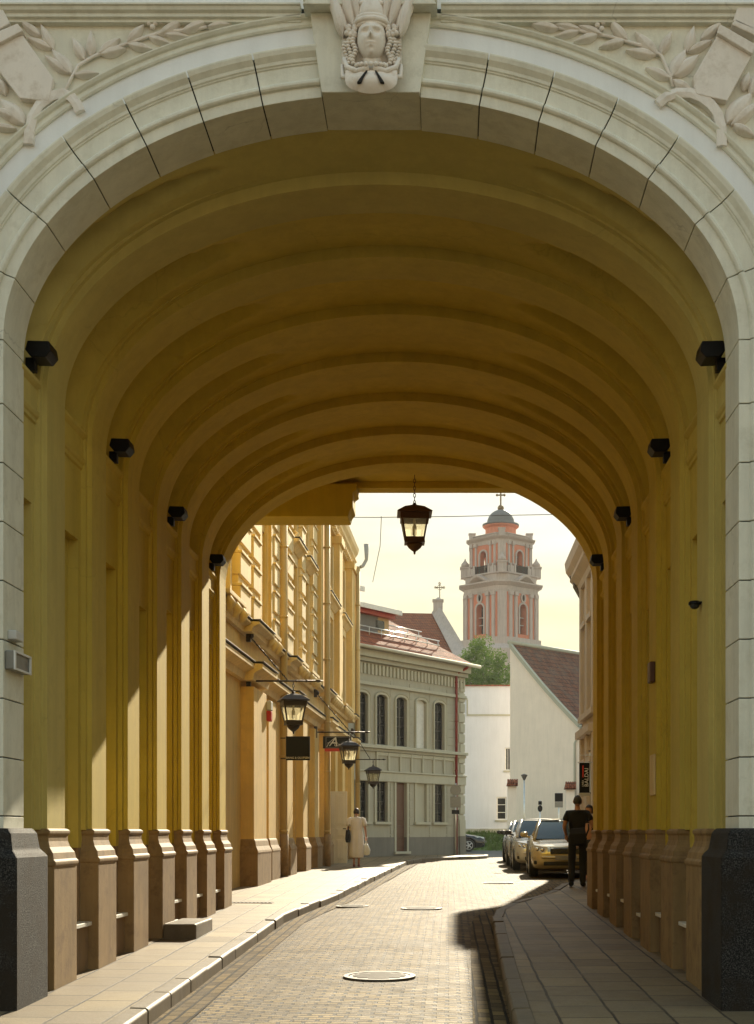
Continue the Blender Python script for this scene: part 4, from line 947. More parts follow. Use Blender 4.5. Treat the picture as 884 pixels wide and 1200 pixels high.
# ---------------- right hand house ----------------
M['rose'] = paint('pale_rose_facade', (.56, .46, .36), .75, .08, .15)
rh = thing('right_corner_house', 'pale beige house on the right with deep cornice, seen edge on beside the arch', 'building', (4.0, 43.2, .5))
TR, LR_ = frameT((4.0, 43.4), (4.0, 39.4))
rops = [(.7, 1.6, 1.3, 3.4), (2.4, 3.3, 1.3, 3.4), (.7, 1.6, 5.2, 7.4), (2.4, 3.3, 5.2, 7.4)]
mb = MB(); mb.T = TR; wall(mb, 0, LR_, -.1, 9.0, rops, .2); mb.build('wall', M['rose'], rh)
for q in rops: window(TR, q, .18, M['frame_brown'], M['glass'], rh, 2, 3)
mb = MB(); mb.box(4.35, 12, 39.45, 43.35, -.1, 9.0); mb.box(4.001, 4.35, 43.30, 43.39, 0, 9); mb.box(4.001, 4.35, 39.41, 39.5, 0, 9); mb.loft([[(3.6, 39.0, 9.62), (12.4, 39.0, 9.62), (12.4, 43.8, 9.62), (3.6, 43.8, 9.62)], [(7, 40.5, 9.9), (9, 40.5, 9.9), (9, 42.0, 9.9), (7, 42.0, 9.9)]]); mb.build('rear_wall', M['rose'], rh)
mb = MB(); mb.T = TR
for z, p, h in ((4.25, .22, .22), (4.75, .14, .16), (1.1, .12, .1)): mb.box(-.05, LR_, -.01, p, z, z+h)
for s_ in (.05, 1.9, 3.6): mb.box(s_, s_+.4, -.01, .10, .4, 4.24); mb.box(s_, s_+.4, -.01, .10, 4.92, 8.9)
for q in rops: mb.box(q[0]-.15, q[1]+.15, -.01, .12, q[3]+.05, q[3]+.2)
mb.build('stucco_trim', M['rose'], rh, bevel=.01)
mb = MB(); mb.T = TR; pr = [(-.02, 8.70), (.10, 8.70), (.14, 8.86), (.34, 9.05), (.34, 9.15), (.46, 9.32), (.50, 9.60), (-.02, 9.61)]
mb.loft([[(-.45, o, z) for o, z in pr], [(LR_+.02, o, z) for o, z in pr]]); mb.build('main_cornice', M['rose'], rh, bevel=.01)
mb = MB(); xx = X(684.5, 43.4); mb.tube([(xx, 43.5, .5), (xx, 43.5, Z(706, 43.4)), (X(674, 43.4), 43.5, Z(687, 43.4)), (X(674, 43.4), 43.5, Z(680, 43.4))], .06, 10); mb.lathe([(.06, 0), (.14, .12), (.16, .14), (.16, .22)], (X(674, 43.4), 43.5, Z(682, 43.4)), 10); mb.tube([(X(674, 43.4), 43.5, Z(676, 43.4)), (3.7, 43.5, Z(676, 43.4))], .05, 8); mb.build('drainpipe', M['lead'], rh)
lw = thing('added_shade_wing', 'added plain beige wing hidden behind the arch, shading the right pavement', 'building', (4.2, 32, .4))  # added wing, out of sight, its height chosen to shadow the right pavement
mb = MB(); TL, LL = frameT((4.05, 39.35), (4.05, 24.7)); mb.T = TL; lops = [(1+2.9*k, 2.1+2.9*k, z, z+2.0) for k in range(5) for z in (1.3, 5.6)]; wall(mb, 0, LL, -.1, 9.2, lops, .2); mb.T = None; mb.prism([(3.6, 9.2), (3.6, 9.1), (3.75, 8.9), (4.04, 8.8), (4.04, 9.19)], 24.7, 38.9)
mb.poly([(4.05, 24.7, -.1), (12, 24.7, -.1), (12, 24.7, 9.9), (4.05, 24.7, 9.9)]); mb.poly([(3.6, 24.7, 9.2), (12, 24.7, 9.2), (12, 39.35, 9.2), (3.6, 39.35, 9.2)]); mb.poly([(12, 24.7, -.1), (12, 39.35, -.1), (12, 39.35, 9.2), (12, 24.7, 9.2)]); mb.poly([(4.05, 39.35, 5.2), (12, 39.35, 5.2), (12, 39.35, 9.2), (4.05, 39.35, 9.2)]); mb.build('wall', M['rose'], lw)
for q in lops: window(TL, q, .18, M['frame_brown'], M['glass'], lw, 2, 3)
# street signs on the right house: two hanging banners
d_ = 37.8; bn = thing('black_banner_sign', 'narrow black hanging banner with upright white letters, above the walking man', 'banner', (X(685, d_), d_, Z(933, d_)))
mb = MB(); mb.box(X(679, d_), X(691, d_), d_-.02, d_+.02, Z(929, d_), Z(894, d_)); mb.build('panel', M['black_metal'], bn)
mb = MB(); mb.box(X(678.4, d_), X(692, d_), d_-.025, d_+.025, Z(933, d_), Z(929.2, d_)); mb.tube([(X(677, d_), d_, Z(893.5, d_)), (4.1, d_, Z(893.5, d_))], .012, 6); mb.tube([(X(680, d_), d_, Z(885, d_)), (4.1, d_, Z(885, d_))], .010, 6); mb.build('frame', M['steel'], bn)
mb = MB(); TB = lambda x, z: Matrix.Translation((x, d_-.026, z)) @ Matrix.Rotation(R(90), 4, 'X') @ Matrix.Rotation(R(90), 4, 'Z')
mb.text('BALDAI', .145, TB(X(687.6, d_), Z(911, d_)), .003, 'CENTER'); mb.text('LINEA', .065, TB(X(683.2, d_), Z(918, d_)), .003); mb.build('lettering', M['letter'], bn)
mb = MB(); mb.box(X(682.6, d_), X(684, d_), d_-.024, d_-.021, Z(911, d_), Z(897, d_)); mb.build('red_stripe', M['red'], bn)
d_ = 40.5; bn = thing('white_banner_sign', 'white hanging sign with black upper field, partly behind the black banner', 'banner', (X(694, d_), d_, Z(932, d_)))
mb = MB(); mb.box(X(690.5, d_), X(700, d_), d_-.02, d_+.02, Z(931, d_), Z(882, d_)); mb.build('panel', M['whitewash'], bn)
mb = MB(); mb.box(X(695.5, d_), X(699.7, d_), d_-.03, d_-.021, Z(915, d_), Z(880, d_)); mb.box(X(691, d_), X(699.8, d_), d_-.03, d_-.021, Z(931, d_), Z(928.6, d_)); mb.tube([(X(690, d_), d_, Z(880, d_)), (4.1, d_, Z(880, d_))], .012, 6); mb.build('dark_field', M['black_metal'], bn)
# ---------------- church tower and nave ----------------
M['pink'] = paint('salmon_plaster', (.66, .24, .15), .8, .08, .15, .2, .4)
M['stone'] = paint('pale_tower_stone', (.52, .44, .40), .8, .10, .22, .3, .5)
M['copper'] = plain('grey_copper_dome', (.14, .14, .14), .6)
M['gold'] = plain('tarnished_gilt_cross', (.22, .14, .06), .6, .3)
TD = 180.0; tcx = X(587, TD)
tw = thing('church_tower', 'tall pink and stone baroque bell tower with dome and cross rising behind the tree', 'tower', (tcx, TD, 1))
def octp(r, ch, z, cx=tcx, cy=TD):  # square turned 45 degrees; r = half diagonal, ch = half width of the cut corner
    out = []
    for k in range(4):
        a = k*math.pi/2; d = Vector((math.cos(a), math.sin(a))); n = Vector((-d.y, d.x))
        out += [(cx+d.x*r-n.x*ch, cy+d.y*r-n.y*ch, z), (cx+d.x*r+n.x*ch, cy+d.y*r+n.y*ch, z)]
    return out
def zt(y): return Z(y, TD)
def faceT(r, ch, k, cx=tcx, cy=TD):  # long face between corner k and k+1
    p = octp(r, ch, 0, cx, cy); a = p[(2*k+1) % 8]; b = p[(2*k+2) % 8]
    return frameT((a[0], a[1]), (b[0], b[1]))
def stage(name, r, ch, z0, z1, aw, a0, a1, rec, solid):
    mb = MB()
    for k in range(4):
        T, L = faceT(r, ch, k); mb.T = T
        # outward normal must point away from the axis
        c0 = T @ Vector((L/2, 1, 0)); flip = (Vector((c0.x-tcx, c0.y-TD)).length < Vector((T @ Vector((L/2, 0, 0))-Vector((tcx, TD, 0))).xy).length)
        if flip: mb.T = T @ Matrix.Scale(-1, 4, (0, 1, 0))
        wall(mb, 0, L, z0, z1, [(L/2-aw, L/2+aw, a0, a1, aw)], rec)
        mb.T = None
    for k in range(4):
        p = octp(r, ch, 0); a, b = p[2*k], p[2*k+1]; mb.poly([(a[0], a[1], z0), (b[0], b[1], z0), (b[0], b[1], z1), (a[0], a[1], z1)])
    return mb.build(name, M['pink'], tw)
def corn(name, z, r, ch, steps):
    mb = MB(); mb.loft([octp(r+p, ch+p*.4, z+h) for p, h in steps]); return mb.build(name, M['stone'], tw)
rL, cL = 4.45, .75; rU, cU = 3.72, .66
stage('lower_stage', rL, cL, zt(775), zt(698), .62, zt(747), zt(712), .9, False)
stage('upper_stage', rU, cU, zt(690), zt(638), .55, zt(690)+.3, zt(650), .7, False)
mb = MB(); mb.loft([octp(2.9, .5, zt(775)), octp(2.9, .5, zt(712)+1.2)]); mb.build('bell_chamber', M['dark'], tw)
mb = MB(); mb.loft([octp(rL+1.2, cL+.5, -1), octp(rL+1.2, cL+.5, zt(766)), octp(rL+.5, cL+.2, zt(760)), octp(rL+.5, cL+.2, zt(752)), octp(rL+.1, cL, zt(752)+.02)]); mb.build('base', M['stone'], tw)
def strips(r, ch, z0, z1, frac, w, p, name):
    for k in range(4):
        T, L = faceT(r, ch, k); c0 = T @ Vector((L/2, 1, 0)); flip = (Vector((c0.x-tcx, c0.y-TD)).length < Vector((T @ Vector((L/2, 0, 0))-Vector((tcx, TD, 0))).xy).length)
        for f in frac:
            mb = MB(); mb.T = T @ Matrix.Scale(-1, 4, (0, 1, 0)) if flip else T
            s = f*L; mb.box(s-w/2, s+w/2, -.02, p, z0, z1-.5); mb.box(s-w/2-.1, s+w/2+.1, -.02, p+.12, z1-.48, z1-.02); mb.build(name, M['stone'], tw)
        mb = MB(); pp_ = octp(r, ch, 0); q = octp(r+p, ch*.62, 0)
    for k in range(4):
        a, b = octp(r, ch*.75, 0)[2*k:2*k+2]; a2, b2 = octp(r+p, ch*.75, 0)[2*k:2*k+2]
        mb = MB(); mb.loft([[(v[0], v[1], z) for v in (a, b, b2, a2)] for z in (z0, z1-.02)]); mb.build('corner_pilaster', M['stone'], tw)
strips(rL, cL, zt(752), zt(699), (.06, .24, .76, .94), .42, .22, 'pilaster')
strips(rU, cU, zt(690), zt(640), (.05, .22, .78, .95), .26, .16, 'pilaster')
corn('entablature', zt(700), rL, cL, [(.1, 0), (.18, .3), (.1, .35), (.12, .75), (.5, 1.0), (.72, 1.15), (.72, 1.3), (.1, 1.4)])
corn('attic', zt(686), rL-.1, cL, [(.0, -.3), (.05, .7), (.25, .8), (.25, .95), (0, 1.0)])
corn('entablature', zt(643), rU, cU, [(.08, 0), (.1, .35), (.15, .5), (.45, .7), (.55, .85), (.1, .95)])
corn('parapet', zt(634), rU-.35, cU, [(.0, -.1), (.0, .25), (.12, .3), (.12, .4), (0, .42)])
def fac(r, ch, fn):
    for k in range(4):
        T, L = faceT(r, ch, k); c0 = T @ Vector((L/2, 1, 0)); flip = (Vector((c0.x-tcx, c0.y-TD)).length < Vector((T @ Vector((L/2, 0, 0))-Vector((tcx, TD, 0))).xy).length)
        fn(T @ Matrix.Scale(-1, 4, (0, 1, 0)) if flip else T, L)
def arch_trim(T, L, hw_, z0, z1, w):
    mb = MB(); mb.T = T; cx = L/2; pth = [(cx-hw_, z0, -1, 0)]+[(cx-hw_*math.cos(math.pi*k/12), z1-hw_+hw_*math.sin(math.pi*k/12), -math.cos(math.pi*k/12), math.sin(math.pi*k/12)) for k in range(13)]+[(cx+hw_, z0, 1, 0)]
    mb.loft([[(x+nx*p, o, z+nz*p) for p, o in ((0, -.02), (0, .14), (w, .14), (w, -.02))] for x, z, nx, nz in pth]); mb.build('arch_surround', M['stone'], tw)
    mb = MB(); mb.T = T
    for h in (.3, .55): mb.box(cx-hw_, cx+hw_, -.5, -.4, z0+(z1-z0)*h, z0+(z1-z0)*h+.12)
    mb.build('bell_louvre', M['stone'], tw)
fac(rL, cL, lambda T, L: arch_trim(T, L, .62, zt(747), zt(712), .22))
fac(rU, cU, lambda T, L: arch_trim(T, L, .55, zt(690)+.3, zt(650), .2))
def oval(T, L):
    mb = MB(); mb.T = T; c = zt(705); rings = []
    for k in range(17):
        a = 2*math.pi*k/16; rings.append([(L/2+(.26+p)*math.cos(a), o, c+(.42+p)*math.sin(a)) for p, o in ((0, .0), (0, .18), (.2, .18), (.2, .0))])
    mb.loft(rings, False); mb.cur = 1; mb.poly([(L/2+.27*math.cos(2*math.pi*k/16), .03, c+.43*math.sin(2*math.pi*k/16)) for k in range(16)]); mb.build('oval_window', [M['stone'], M['dark']], tw)
    # segmental pediment above
    mb = MB(); mb.T = T; pts = [(L/2-1.5+3*k/16, zt(700)+1.35+.75*math.sin(math.pi*k/16)**1.3) for k in range(17)]
    mb.loft([[(x, o, z+h) for o, h in ((.0, -.5), (.7, -.1), (.75, .15), (.0, .2))] for x, z in pts]); mb.build('pediment', M['stone'], tw)
fac(rL, cL, oval)
def rail(T, L):
    mb = MB(); mb.T = T; z0 = zt(686)+.85
    mb.box(L/2-1.1, L/2+1.1, .0, .06, z0+1.0, z0+1.08)
    for k in range(23): mb.box(L/2-1.1+.1*k-.02, L/2-1.1+.1*k+.02, .0, .05, z0, z0+1.0)
    mb.build('balcony_rail', M['black_metal'], tw)
    mb = MB(); mb.T = T
    for s in (.3, L/2-1.35, L/2+1.1, L-.6): mb.box(s, s+.28, -.3, .1, z0-.1, z0+1.25)
    mb.box(0, L, -.2, .0, z0-.12, z0-.08); mb.box(0, L/2-1.36, -.2, .02, z0-.1, z0+.95); mb.box(L/2+1.36, L, -.2, .02, z0-.1, z0+.95); mb.build('balustrade', M['stone'], tw)
fac(rL-.3, cL, rail)
for k in range(4):
    for rr, zz0, sc in ((rL+.05, zt(686)+.8, 1.0), (rU-.1, zt(634)-.1, .7)):
        a = k*math.pi/2; m2 = MB(); cx, cy = tcx+rr*math.cos(a)*.98, TD+rr*math.sin(a)*.98
        m2.box(cx-.55*sc, cx+.55*sc, cy-.55*sc, cy+.55*sc, zz0, zz0+1.2*sc); m2.box(cx-.65*sc, cx+.65*sc, cy-.65*sc, cy+.65*sc, zz0+1.2*sc, zz0+1.4*sc)
        if sc == 1.0: m2.lathe([(.2, 1.4), (.5, 1.55), (.5, 1.8), (.15, 2.2), (.05, 2.5)], (cx, cy, zz0), 10)
        m2.build('corner_pedestal', M['stone'], tw)
mb = MB(); mb.lathe([(1.9, zt(634)), (1.9, zt(620)), (2.0, zt(620)+.02), (2.25, zt(619)+.1), (2.25, zt(618)+.1), (1.7, zt(617)+.1)], (tcx, TD, 0), 16, False); mb.build('drum', M['pink'], tw)
mb = MB(); r0 = 1.72; zb0 = zt(618)+.1; mb.lathe([(2.28, 0), (2.28, .22), (r0+.05, .3)]+[(r0*math.cos(math.pi/2*k/9), .32+1.75*math.sin(math.pi/2*k/9)) for k in range(9)]+[(.12, 2.1), (.10, 2.5)], (tcx, TD, zb0), 24); mb.build('dome', M['copper'], tw)
mb = MB(); mb.ball((tcx, TD, zt(595.5)), .40, 12); zc = zt(575); mb.tube([(tcx, TD, zt(593)), (tcx, TD, zc)], .11, 6); mb.tube([(tcx-.42, TD, zc-.55), (tcx+.42, TD, zc-.55)], .10, 6)
for p in ((tcx-.45, TD, zc-.55), (tcx+.45, TD, zc-.55), (tcx, TD, zc)): mb.ball(p, .17, 6)
mb.build('cross', M['gold'], tw)
# nave
ND = 150.0
nv = thing('church_nave', 'church nave with steep red tile roof and stone gable carrying a filigree cross', 'church', (X(505, ND), ND, 1))
mb = MB(); rx0, rx1 = X(455, ND), X(508, ND); ex = X(548, ND)
mb.loft([[(rx0-4, ND-6, zt_(0) if False else Z(790, ND)), (X(540, ND), ND-6, Z(790, ND)), (X(540, ND), ND+8, Z(790, ND)), (rx0-4, ND+8, Z(790, ND))], [(rx0-4, ND, Z(717, ND)), (rx1, ND, Z(719, ND)), (rx1, ND+.2, Z(719, ND)), (rx0-4, ND+.2, Z(717, ND))]]); mb.build('roof', M['tiles'], nv)
mb = MB(); mb.loft([[(X(506, ND), ND-.2, Z(718, ND)), (X(514, ND), ND-.2, Z(708, ND)), (X(514, ND), ND+1, Z(708, ND)), (X(506, ND), ND+1, Z(718, ND))], [(X(536, ND), ND-6.4, Z(785, ND)), (X(550, ND), ND-6.4, Z(778, ND)), (X(550, ND), ND-5.2, Z(778, ND)), (X(536, ND), ND-5.2, Z(785, ND))]]); mb.build('gable_coping', M['stone'], nv)
mb = MB(); mb.box(X(508, ND), X(519, ND), ND-.5, ND+.6, Z(722, ND), Z(705, ND)); mb.box(X(507, ND), X(520, ND), ND-.6, ND+.7, Z(705, ND), Z(703, ND)); mb.loft([[(X(510, ND), ND-.3, Z(703, ND)), (X(517.5, ND), ND-.3, Z(703, ND)), (X(517.5, ND), ND+.4, Z(703, ND)), (X(510, ND), ND+.4, Z(703, ND))], [(X(513, ND), ND, Z(700, ND)), (X(515, ND), ND, Z(700, ND)), (X(515, ND), ND+.1, Z(700, ND)), (X(513, ND), ND+.1, Z(700, ND))]]); mb.build('pedestal', M['stone'], nv)
mb = MB(); cx, cz = X(515.5, ND), Z(688.5, ND)
mb.tube([(cx, ND, Z(702, ND)), (cx, ND, Z(682, ND))], .05, 6); mb.tube([(cx-.48, ND, cz), (cx+.48, ND, cz)], .05, 6)
for p in ((cx-.42, cz), (cx+.42, cz), (cx, cz+.42)):
    mb.tube([(p[0]+.12*math.cos(a), ND, p[1]+.12*math.sin(a)) for a in [k*math.pi/5 for k in range(11)]], .03, 5, False)
mb.tube([(cx+.24*math.cos(a), ND, cz+.24*math.sin(a)) for a in [k*math.pi/8 for k in range(17)]], .03, 5, False); mb.build('cross', M['gold'], nv)
mb = MB(); mb.box(rx0-4, X(548, ND), ND-5.9, ND+8, -1, Z(788, ND)); mb.build('wall', M['stone'], nv)
# ---------------- tree behind the white house ----------------
def leafmat():
    m, nt, b = new_mat('foliage'); oi = nt.nodes.new('ShaderNodeTexCoord'); n = tnoise(nt, oi.outputs['Object'], 1.6, 4)
    nt.links.new(ramp(nt, n, (.035, .075, .012), (.13, .20, .03), .35, .65), b.inputs['Base Color']); b.inputs['Roughness'].default_value = .55
    t = nt.nodes.new('ShaderNodeBsdfTranslucent'); t.inputs[0].default_value = (.16, .26, .03, 1); mx = nt.nodes.new('ShaderNodeMixShader'); mx.inputs[0].default_value = .35
    nt.links.new(b.outputs[0], mx.inputs[1]); nt.links.new(t.outputs[0], mx.inputs[2]); nt.links.new(mx.outputs[0], nt.nodes['Material Output'].inputs[0]); return m
M['foliage'] = leafmat(); M['bark'] = plain('bark', (.12, .09, .06), .9)
TRD = 112.0; tx = X(567, TRD); ztop = Z(744, TRD)
tr = thing('leafy_tree', 'dense green round crowned tree behind the white house, below the church tower', 'tree', (tx, TRD, .8))
mb = MB(); mb.tube([(tx, TRD, .5), (tx+.1, TRD, 5), (tx-.1, TRD, 9), (tx, TRD, 14)], [.35, .28, .2, .06], 10)
rnd = random.Random(11)
for k in range(16):
    a = rnd.uniform(0, 6.28); z = rnd.uniform(7, 13); mb.tube([(tx, TRD, z), (tx+1.2*math.cos(a), TRD+1.2*math.sin(a), z+.9), (tx+2.1*math.cos(a), TRD+2.1*math.sin(a), z+1.6)], [.1, .06, .02], 6)
mb.build('trunk', M['bark'], tr)
mb = MB(); clumps = []
for k in range(95):
    while True:
        p = Vector((rnd.uniform(-1, 1), rnd.uniform(-1, 1), rnd.uniform(-1, 1)))
        if .3 < p.length < 1: break
    sh = 1-.35*max(0, p.z)
    clumps.append((Vector((tx+p.x*2.55*sh, TRD+p.y*2.5*sh, ztop-3.9+p.z*3.5)), rnd.uniform(.45, .85)))
for c, r in clumps:
    for i in range(170):
        v = Vector((rnd.gauss(0, 1), rnd.gauss(0, 1), rnd.gauss(0, 1))).normalized()*r*rnd.uniform(.5, 1.05); q = c+v
        u = Vector((rnd.gauss(0, 1), rnd.gauss(0, 1), rnd.gauss(0, 1))).normalized(); w = u.orthogonal().normalized(); s = rnd.uniform(.06, .12)
        mb.poly([q-u*s, q+w*s*.55, q+u*s, q-w*s*.55])
mb.build('crown', M['foliage'], tr, fix=False)
# far-off ground level houses closing the crossing on both sides (low masses that the sidestep could show)
# overhead wire
wi = thing('overhead_wire', 'thin dark wire slung high across the street against the sky', 'cable', (-3.4, 40, 10.3))
mb = MB(); mb.tube([(-3.3, 40, Z(606, 40)), (-2, 40.1, Z(605.4, 40)), (0, 40.3, Z(604.5, 40.3)-.02), (1.5, 40.5, Z(604, 40.5)), (4.2, 40.8, Z(602, 40.8))], .011, 5); mb.tube([(X(447, 40.0), 40.05, Z(605, 40)), (X(442, 44), 46, Z(640, 46)), (X(437, 54), 54, Z(682, 54))], .011, 5); mb.build('wire', M['lead'], wi)
mb = MB(); mb.tube([(4.2, 40.8, 9.6), (4.2, 40.8, Z(602, 40.8)+.1)], .03, 6); mb.build('anchor_post', M['lead'], wi)
# ---------------- street furniture ----------------
def signpost(name, label, x, y, ztop, r, plates, group=None):
    t = thing(name, label, 'road sign', (x, y, pav(y)), 0, group)
    mb = MB(); mb.tube([(x, y, pav(y)-.1), (x, y, ztop)], r, 8); mb.build('post', M['steel'], t)
    for kind, zc, w, h, mt in plates:
        mb = MB()
        if kind == 'round': mb.loft([[(x+w*math.cos(a), yy, zc+h*math.sin(a)) for a in [2*math.pi*k/24 for k in range(24)]] for yy in (y-r-.02, y-r-.035)])
        else: mb.box(x-w, x+w, y-r-.035, y-r-.02, zc-h, zc+h)
        mb.build('sign_plate', mt, t, bevel=.003)
    return t
M['sign_back'] = plain('grey_sign_back', (.22, .22, .20), .45, .3)
signpost('road_sign', 'grey sign post with a round and a square plate at the grey house corner', X(534, 58), 58, Z(918, 58), .035, [('round', Z(926, 58), .22, .22, M['sign_back']), ('rect', Z(940, 58), .21, .22, M['sign_back']), ('rect', Z(951.5, 58), .15, .08, M['black_metal'])])
signpost('road_sign', 'short sign post with small black round sign before the gabled house', X(633, 72), 72, Z(938, 72), .035, [('rect', Z(941, 72), .09, .09, M['black_metal']), ('round', Z(947.5, 72), .12, .17, M['black_metal'])])
signpost('road_sign', 'sign post with black panel over a grey panel, above the parked cars', X(655, 68), 68, Z(929, 68), .035, [('rect', Z(934.5, 68), .19, .20, M['black_metal']), ('rect', Z(943, 68), .19, .13, M['sign_back'])])
sl = thing('street_lamp', 'slender street lamp with funnel shaped head before the gabled house', 'street lamp', (X(614.5, 76), 76, .6))
mb = MB(); x = X(614.5, 76); mb.tube([(x, 76, .4), (x, 76, Z(914, 76))], [.06, .04], 8); mb.build('post', M['steel'], sl)
mb = MB(); mb.lathe([(.04, 0), (.07, .06), (.17, .26), (.18, .28), (.03, .34)], (x, 76, Z(914, 76)-.02), 14); mb.build('lamp_head', M['lead'], sl)
# manhole covers, drain grate
M['cast'] = plain('cast_iron', (.11, .09, .065), .6, .15)
def manhole(px_, py_, r, lab):
    y = 20
    for _ in range(12): y = (EYE-road(y)-.05)*1700/(py_-975)
    x = X(px_, y); t = thing('manhole_cover', lab, 'manhole cover', (x, y, road(y)+.05), 0, 'manhole covers in the roadway')
    tl = math.atan2(road(y+.5)-road(y-.5), 1); xl_, xr_ = xk([p for p in KL if p[1] < 60], y)-.05, xk(KR, y)+.05; zf = road(y)+.05*math.sin(math.pi*min(1, max(0, (x-xl_)/(xr_-xl_))))+.010*noise.noise((x*1.3, y*.8, 3))+.004
    T = Matrix.Translation((x, y, zf)) @ Matrix.Rotation(tl, 4, 'X')
    mb = MB(); mb.T = T; mb.loft([[(rr*math.cos(2*math.pi*k/32), rr*math.sin(2*math.pi*k/32), z) for k in range(32)] for rr, z in ((r+.05, -.05), (r+.05, .012), (r+.002, .012), (r+.002, -.05))], False); mb.build('ring', M['cast'], t)
    mb = MB(); mb.T = T; mb.loft([[(rr*math.cos(2*math.pi*k/32), rr*math.sin(2*math.pi*k/32), z) for k in range(32)] for rr, z in ((r-.006, -.05), (r-.006, .006))])
    for k in range(-3, 4):
        w = math.sqrt(max(0, (r-.04)**2-(k*.08)**2)); mb.box(-w, w, k*.08-.015, k*.08+.015, .007, .013)
    mb.build('lid', M['cast'], t)
manhole(445, 1145, .30, 'nearest round iron manhole cover, in the middle of the roadway')
manhole(494, 1065, .28, 'round manhole cover in mid road, beyond the nearest one')
manhole(413, 1061, .22, 'smaller manhole cover towards the left kerb')
manhole(584, 1035, .28, 'manhole cover near the parked cars, towards the right kerb')
y = 22.3; gt = thing('drain_grate', 'dark flat drain grate set in the left pavement beside the last pilaster', 'drain grate', (X(290, 22.9), 22.9, pav(22.9)))
mb = MB(); xg = X(292, 23.2); mb.box(xg-.38, xg+.38, 23.1, 23.34, pav(23.2)-.02, pav(23.2)+.012)
for k in range(12): mb.box(xg-.36+.062*k, xg-.33+.062*k, 23.11, 23.33, pav(23.2)+.013, pav(23.2)+.02)
mb.build('grating', M['cast'], gt)
# stone door step
st = MB(); st.box(-3.36, -2.97, 17.05, 18.25, pav(17)-.05, pav(17.6)+.17); st.box(-3.9, -3.36, 17.25, 18.1, pav(17)-.05, pav(17.6)+.165)
tag(st.build('door_step', M['kerb'], bevel=.02), 'thick stone step on the pavement below the dark doorway on the left', 'step')
# small fittings on the walls
def onreveal(name, lab, cat, y0, y1, z0, z1, mt, s=-1, d=.06, wx=None):
    x = wx if wx is not None else (-3.5 if s == -1 else 2.28); mb = MB(); a, b = (x, x+d) if s == -1 else (x-d, x); mb.box(a, b, y0, y1, z0, z1); return tag(mb.build(name, mt, bevel=.012), lab, cat)
sb = thing('control_box', 'framed grey metal control box on the left front pier', 'box', (-3.47, 11.6, Z(775, 11.6)))
x = -3.50; mb = MB(); mb.box(x, x+.07, 11.43, 11.88, Z(787, 11.6), Z(765, 11.6)); mb.build('case', M['sign_back'], sb, bevel=.01)
mb = MB(); a, b, c, d = 11.43, 11.88, Z(787, 11.6), Z(765, 11.6)
for q in ((a, b, c, c+.015), (a, b, d-.015, d), (a, a+.03, c+.016, d-.016), (b-.03, b, c+.016, d-.016)): mb.box(x+.072, x+.085, *q)
mb.build('frame', M['frame_white'], sb)
onreveal('sensor_box', 'small white sensor box above the control box on the left front pier', 'sensor', 11.50, 11.72, Z(751, 11.6), Z(740, 11.6), M['pale_stone'], -1, .07, -3.5)
# right side: dome camera, intercom, notice plate
dc = thing('dome_camera', 'small black dome camera high on the right wall of the passage', 'camera', (2.1, 13.2, Z(712, 12.8)))
mb = MB(); xd = X(817, 12.9); zd = Z(710, 12.9); mb.lathe([(.055, 0), (.055, .02), (.04, .035)], (xd-.03, 12.85, zd), 14); mb.box(xd, 2.26, 12.83, 12.87, zd+.012, zd+.03); mb.build('mount', M['black_metal'], dc)
mb = MB(); mb.ball((xd-.03, 12.85, zd-.003), .045, 10, (1, 1, .8)); mb.build('dome', M['glass'], dc)
onreveal('intercom', 'slim dark metal intercom box on the right wall beside the niche', 'intercom', 15.72, 15.92, Z(800, 15.8), Z(776, 15.8), M['bronze'], 1, .06, 2.24)
onreveal('notice_plate', 'pale framed notice plate at head height on the right wall', 'plate', 15.68, 16.0, Z(932, 15.8), Z(884, 15.8), M['ochre_trim'], 1, .025, 2.24)
# ---------------- parked cars ----------------
def carpaint(name, c, metal=.35):
    m, nt, b = new_mat(name); v = coords(nt); n = tnoise(nt, v, 2.5)
    nt.links.new(ramp(nt, n, mul(c, .9), mul(c, 1.08)), b.inputs['Base Color']); b.inputs['Metallic'].default_value = metal; b.inputs['Roughness'].default_value = .22
    b.inputs['Coat Weight'].default_value = .7; b.inputs['Coat Roughness'].default_value = .06; return m
M['car_glass'] = glassm('car_glass', (.03, .05, .055), .05); M['tyre'] = plain('tyre_rubber', (.02, .02, .02), .8); M['rim'] = plain('alloy_rim', (.55, .55, .55), .3, .8)
M['lens'] = plain('headlight_lens', (.55, .55, .50), .1, .3); M['chrome'] = plain('chrome', (.6, .6, .6), .15, 1.0); M['plastic'] = plain('black_plastic', (.02, .02, .02), .5)
M['plate'] = plain('number_plate', (.25, .25, .24), .5)
def crv(tab, y):  # smooth interpolation of tuples
    for (a, b) in zip(tab, tab[1:]):
        if y <= b[0]:
            t = (y-a[0])/(b[0]-a[0]); t = t*t*(3-2*t)*.5+t*.5; return [p+(q-p)*t for p, q in zip(a[1:], b[1:])]
    return list(tab[-1][1:])
def boolean(o, cutter):
    md = o.modifiers.new('cut', 'BOOLEAN'); md.object = cutter; md.operation = 'DIFFERENCE'; md.solver = 'EXACT'
    dg = bpy.context.evaluated_depsgraph_get(); me = bpy.data.meshes.new_from_object(o.evaluated_get(dg)); o.modifiers.remove(md); o.data = me
    bpy.data.objects.remove(cutter)
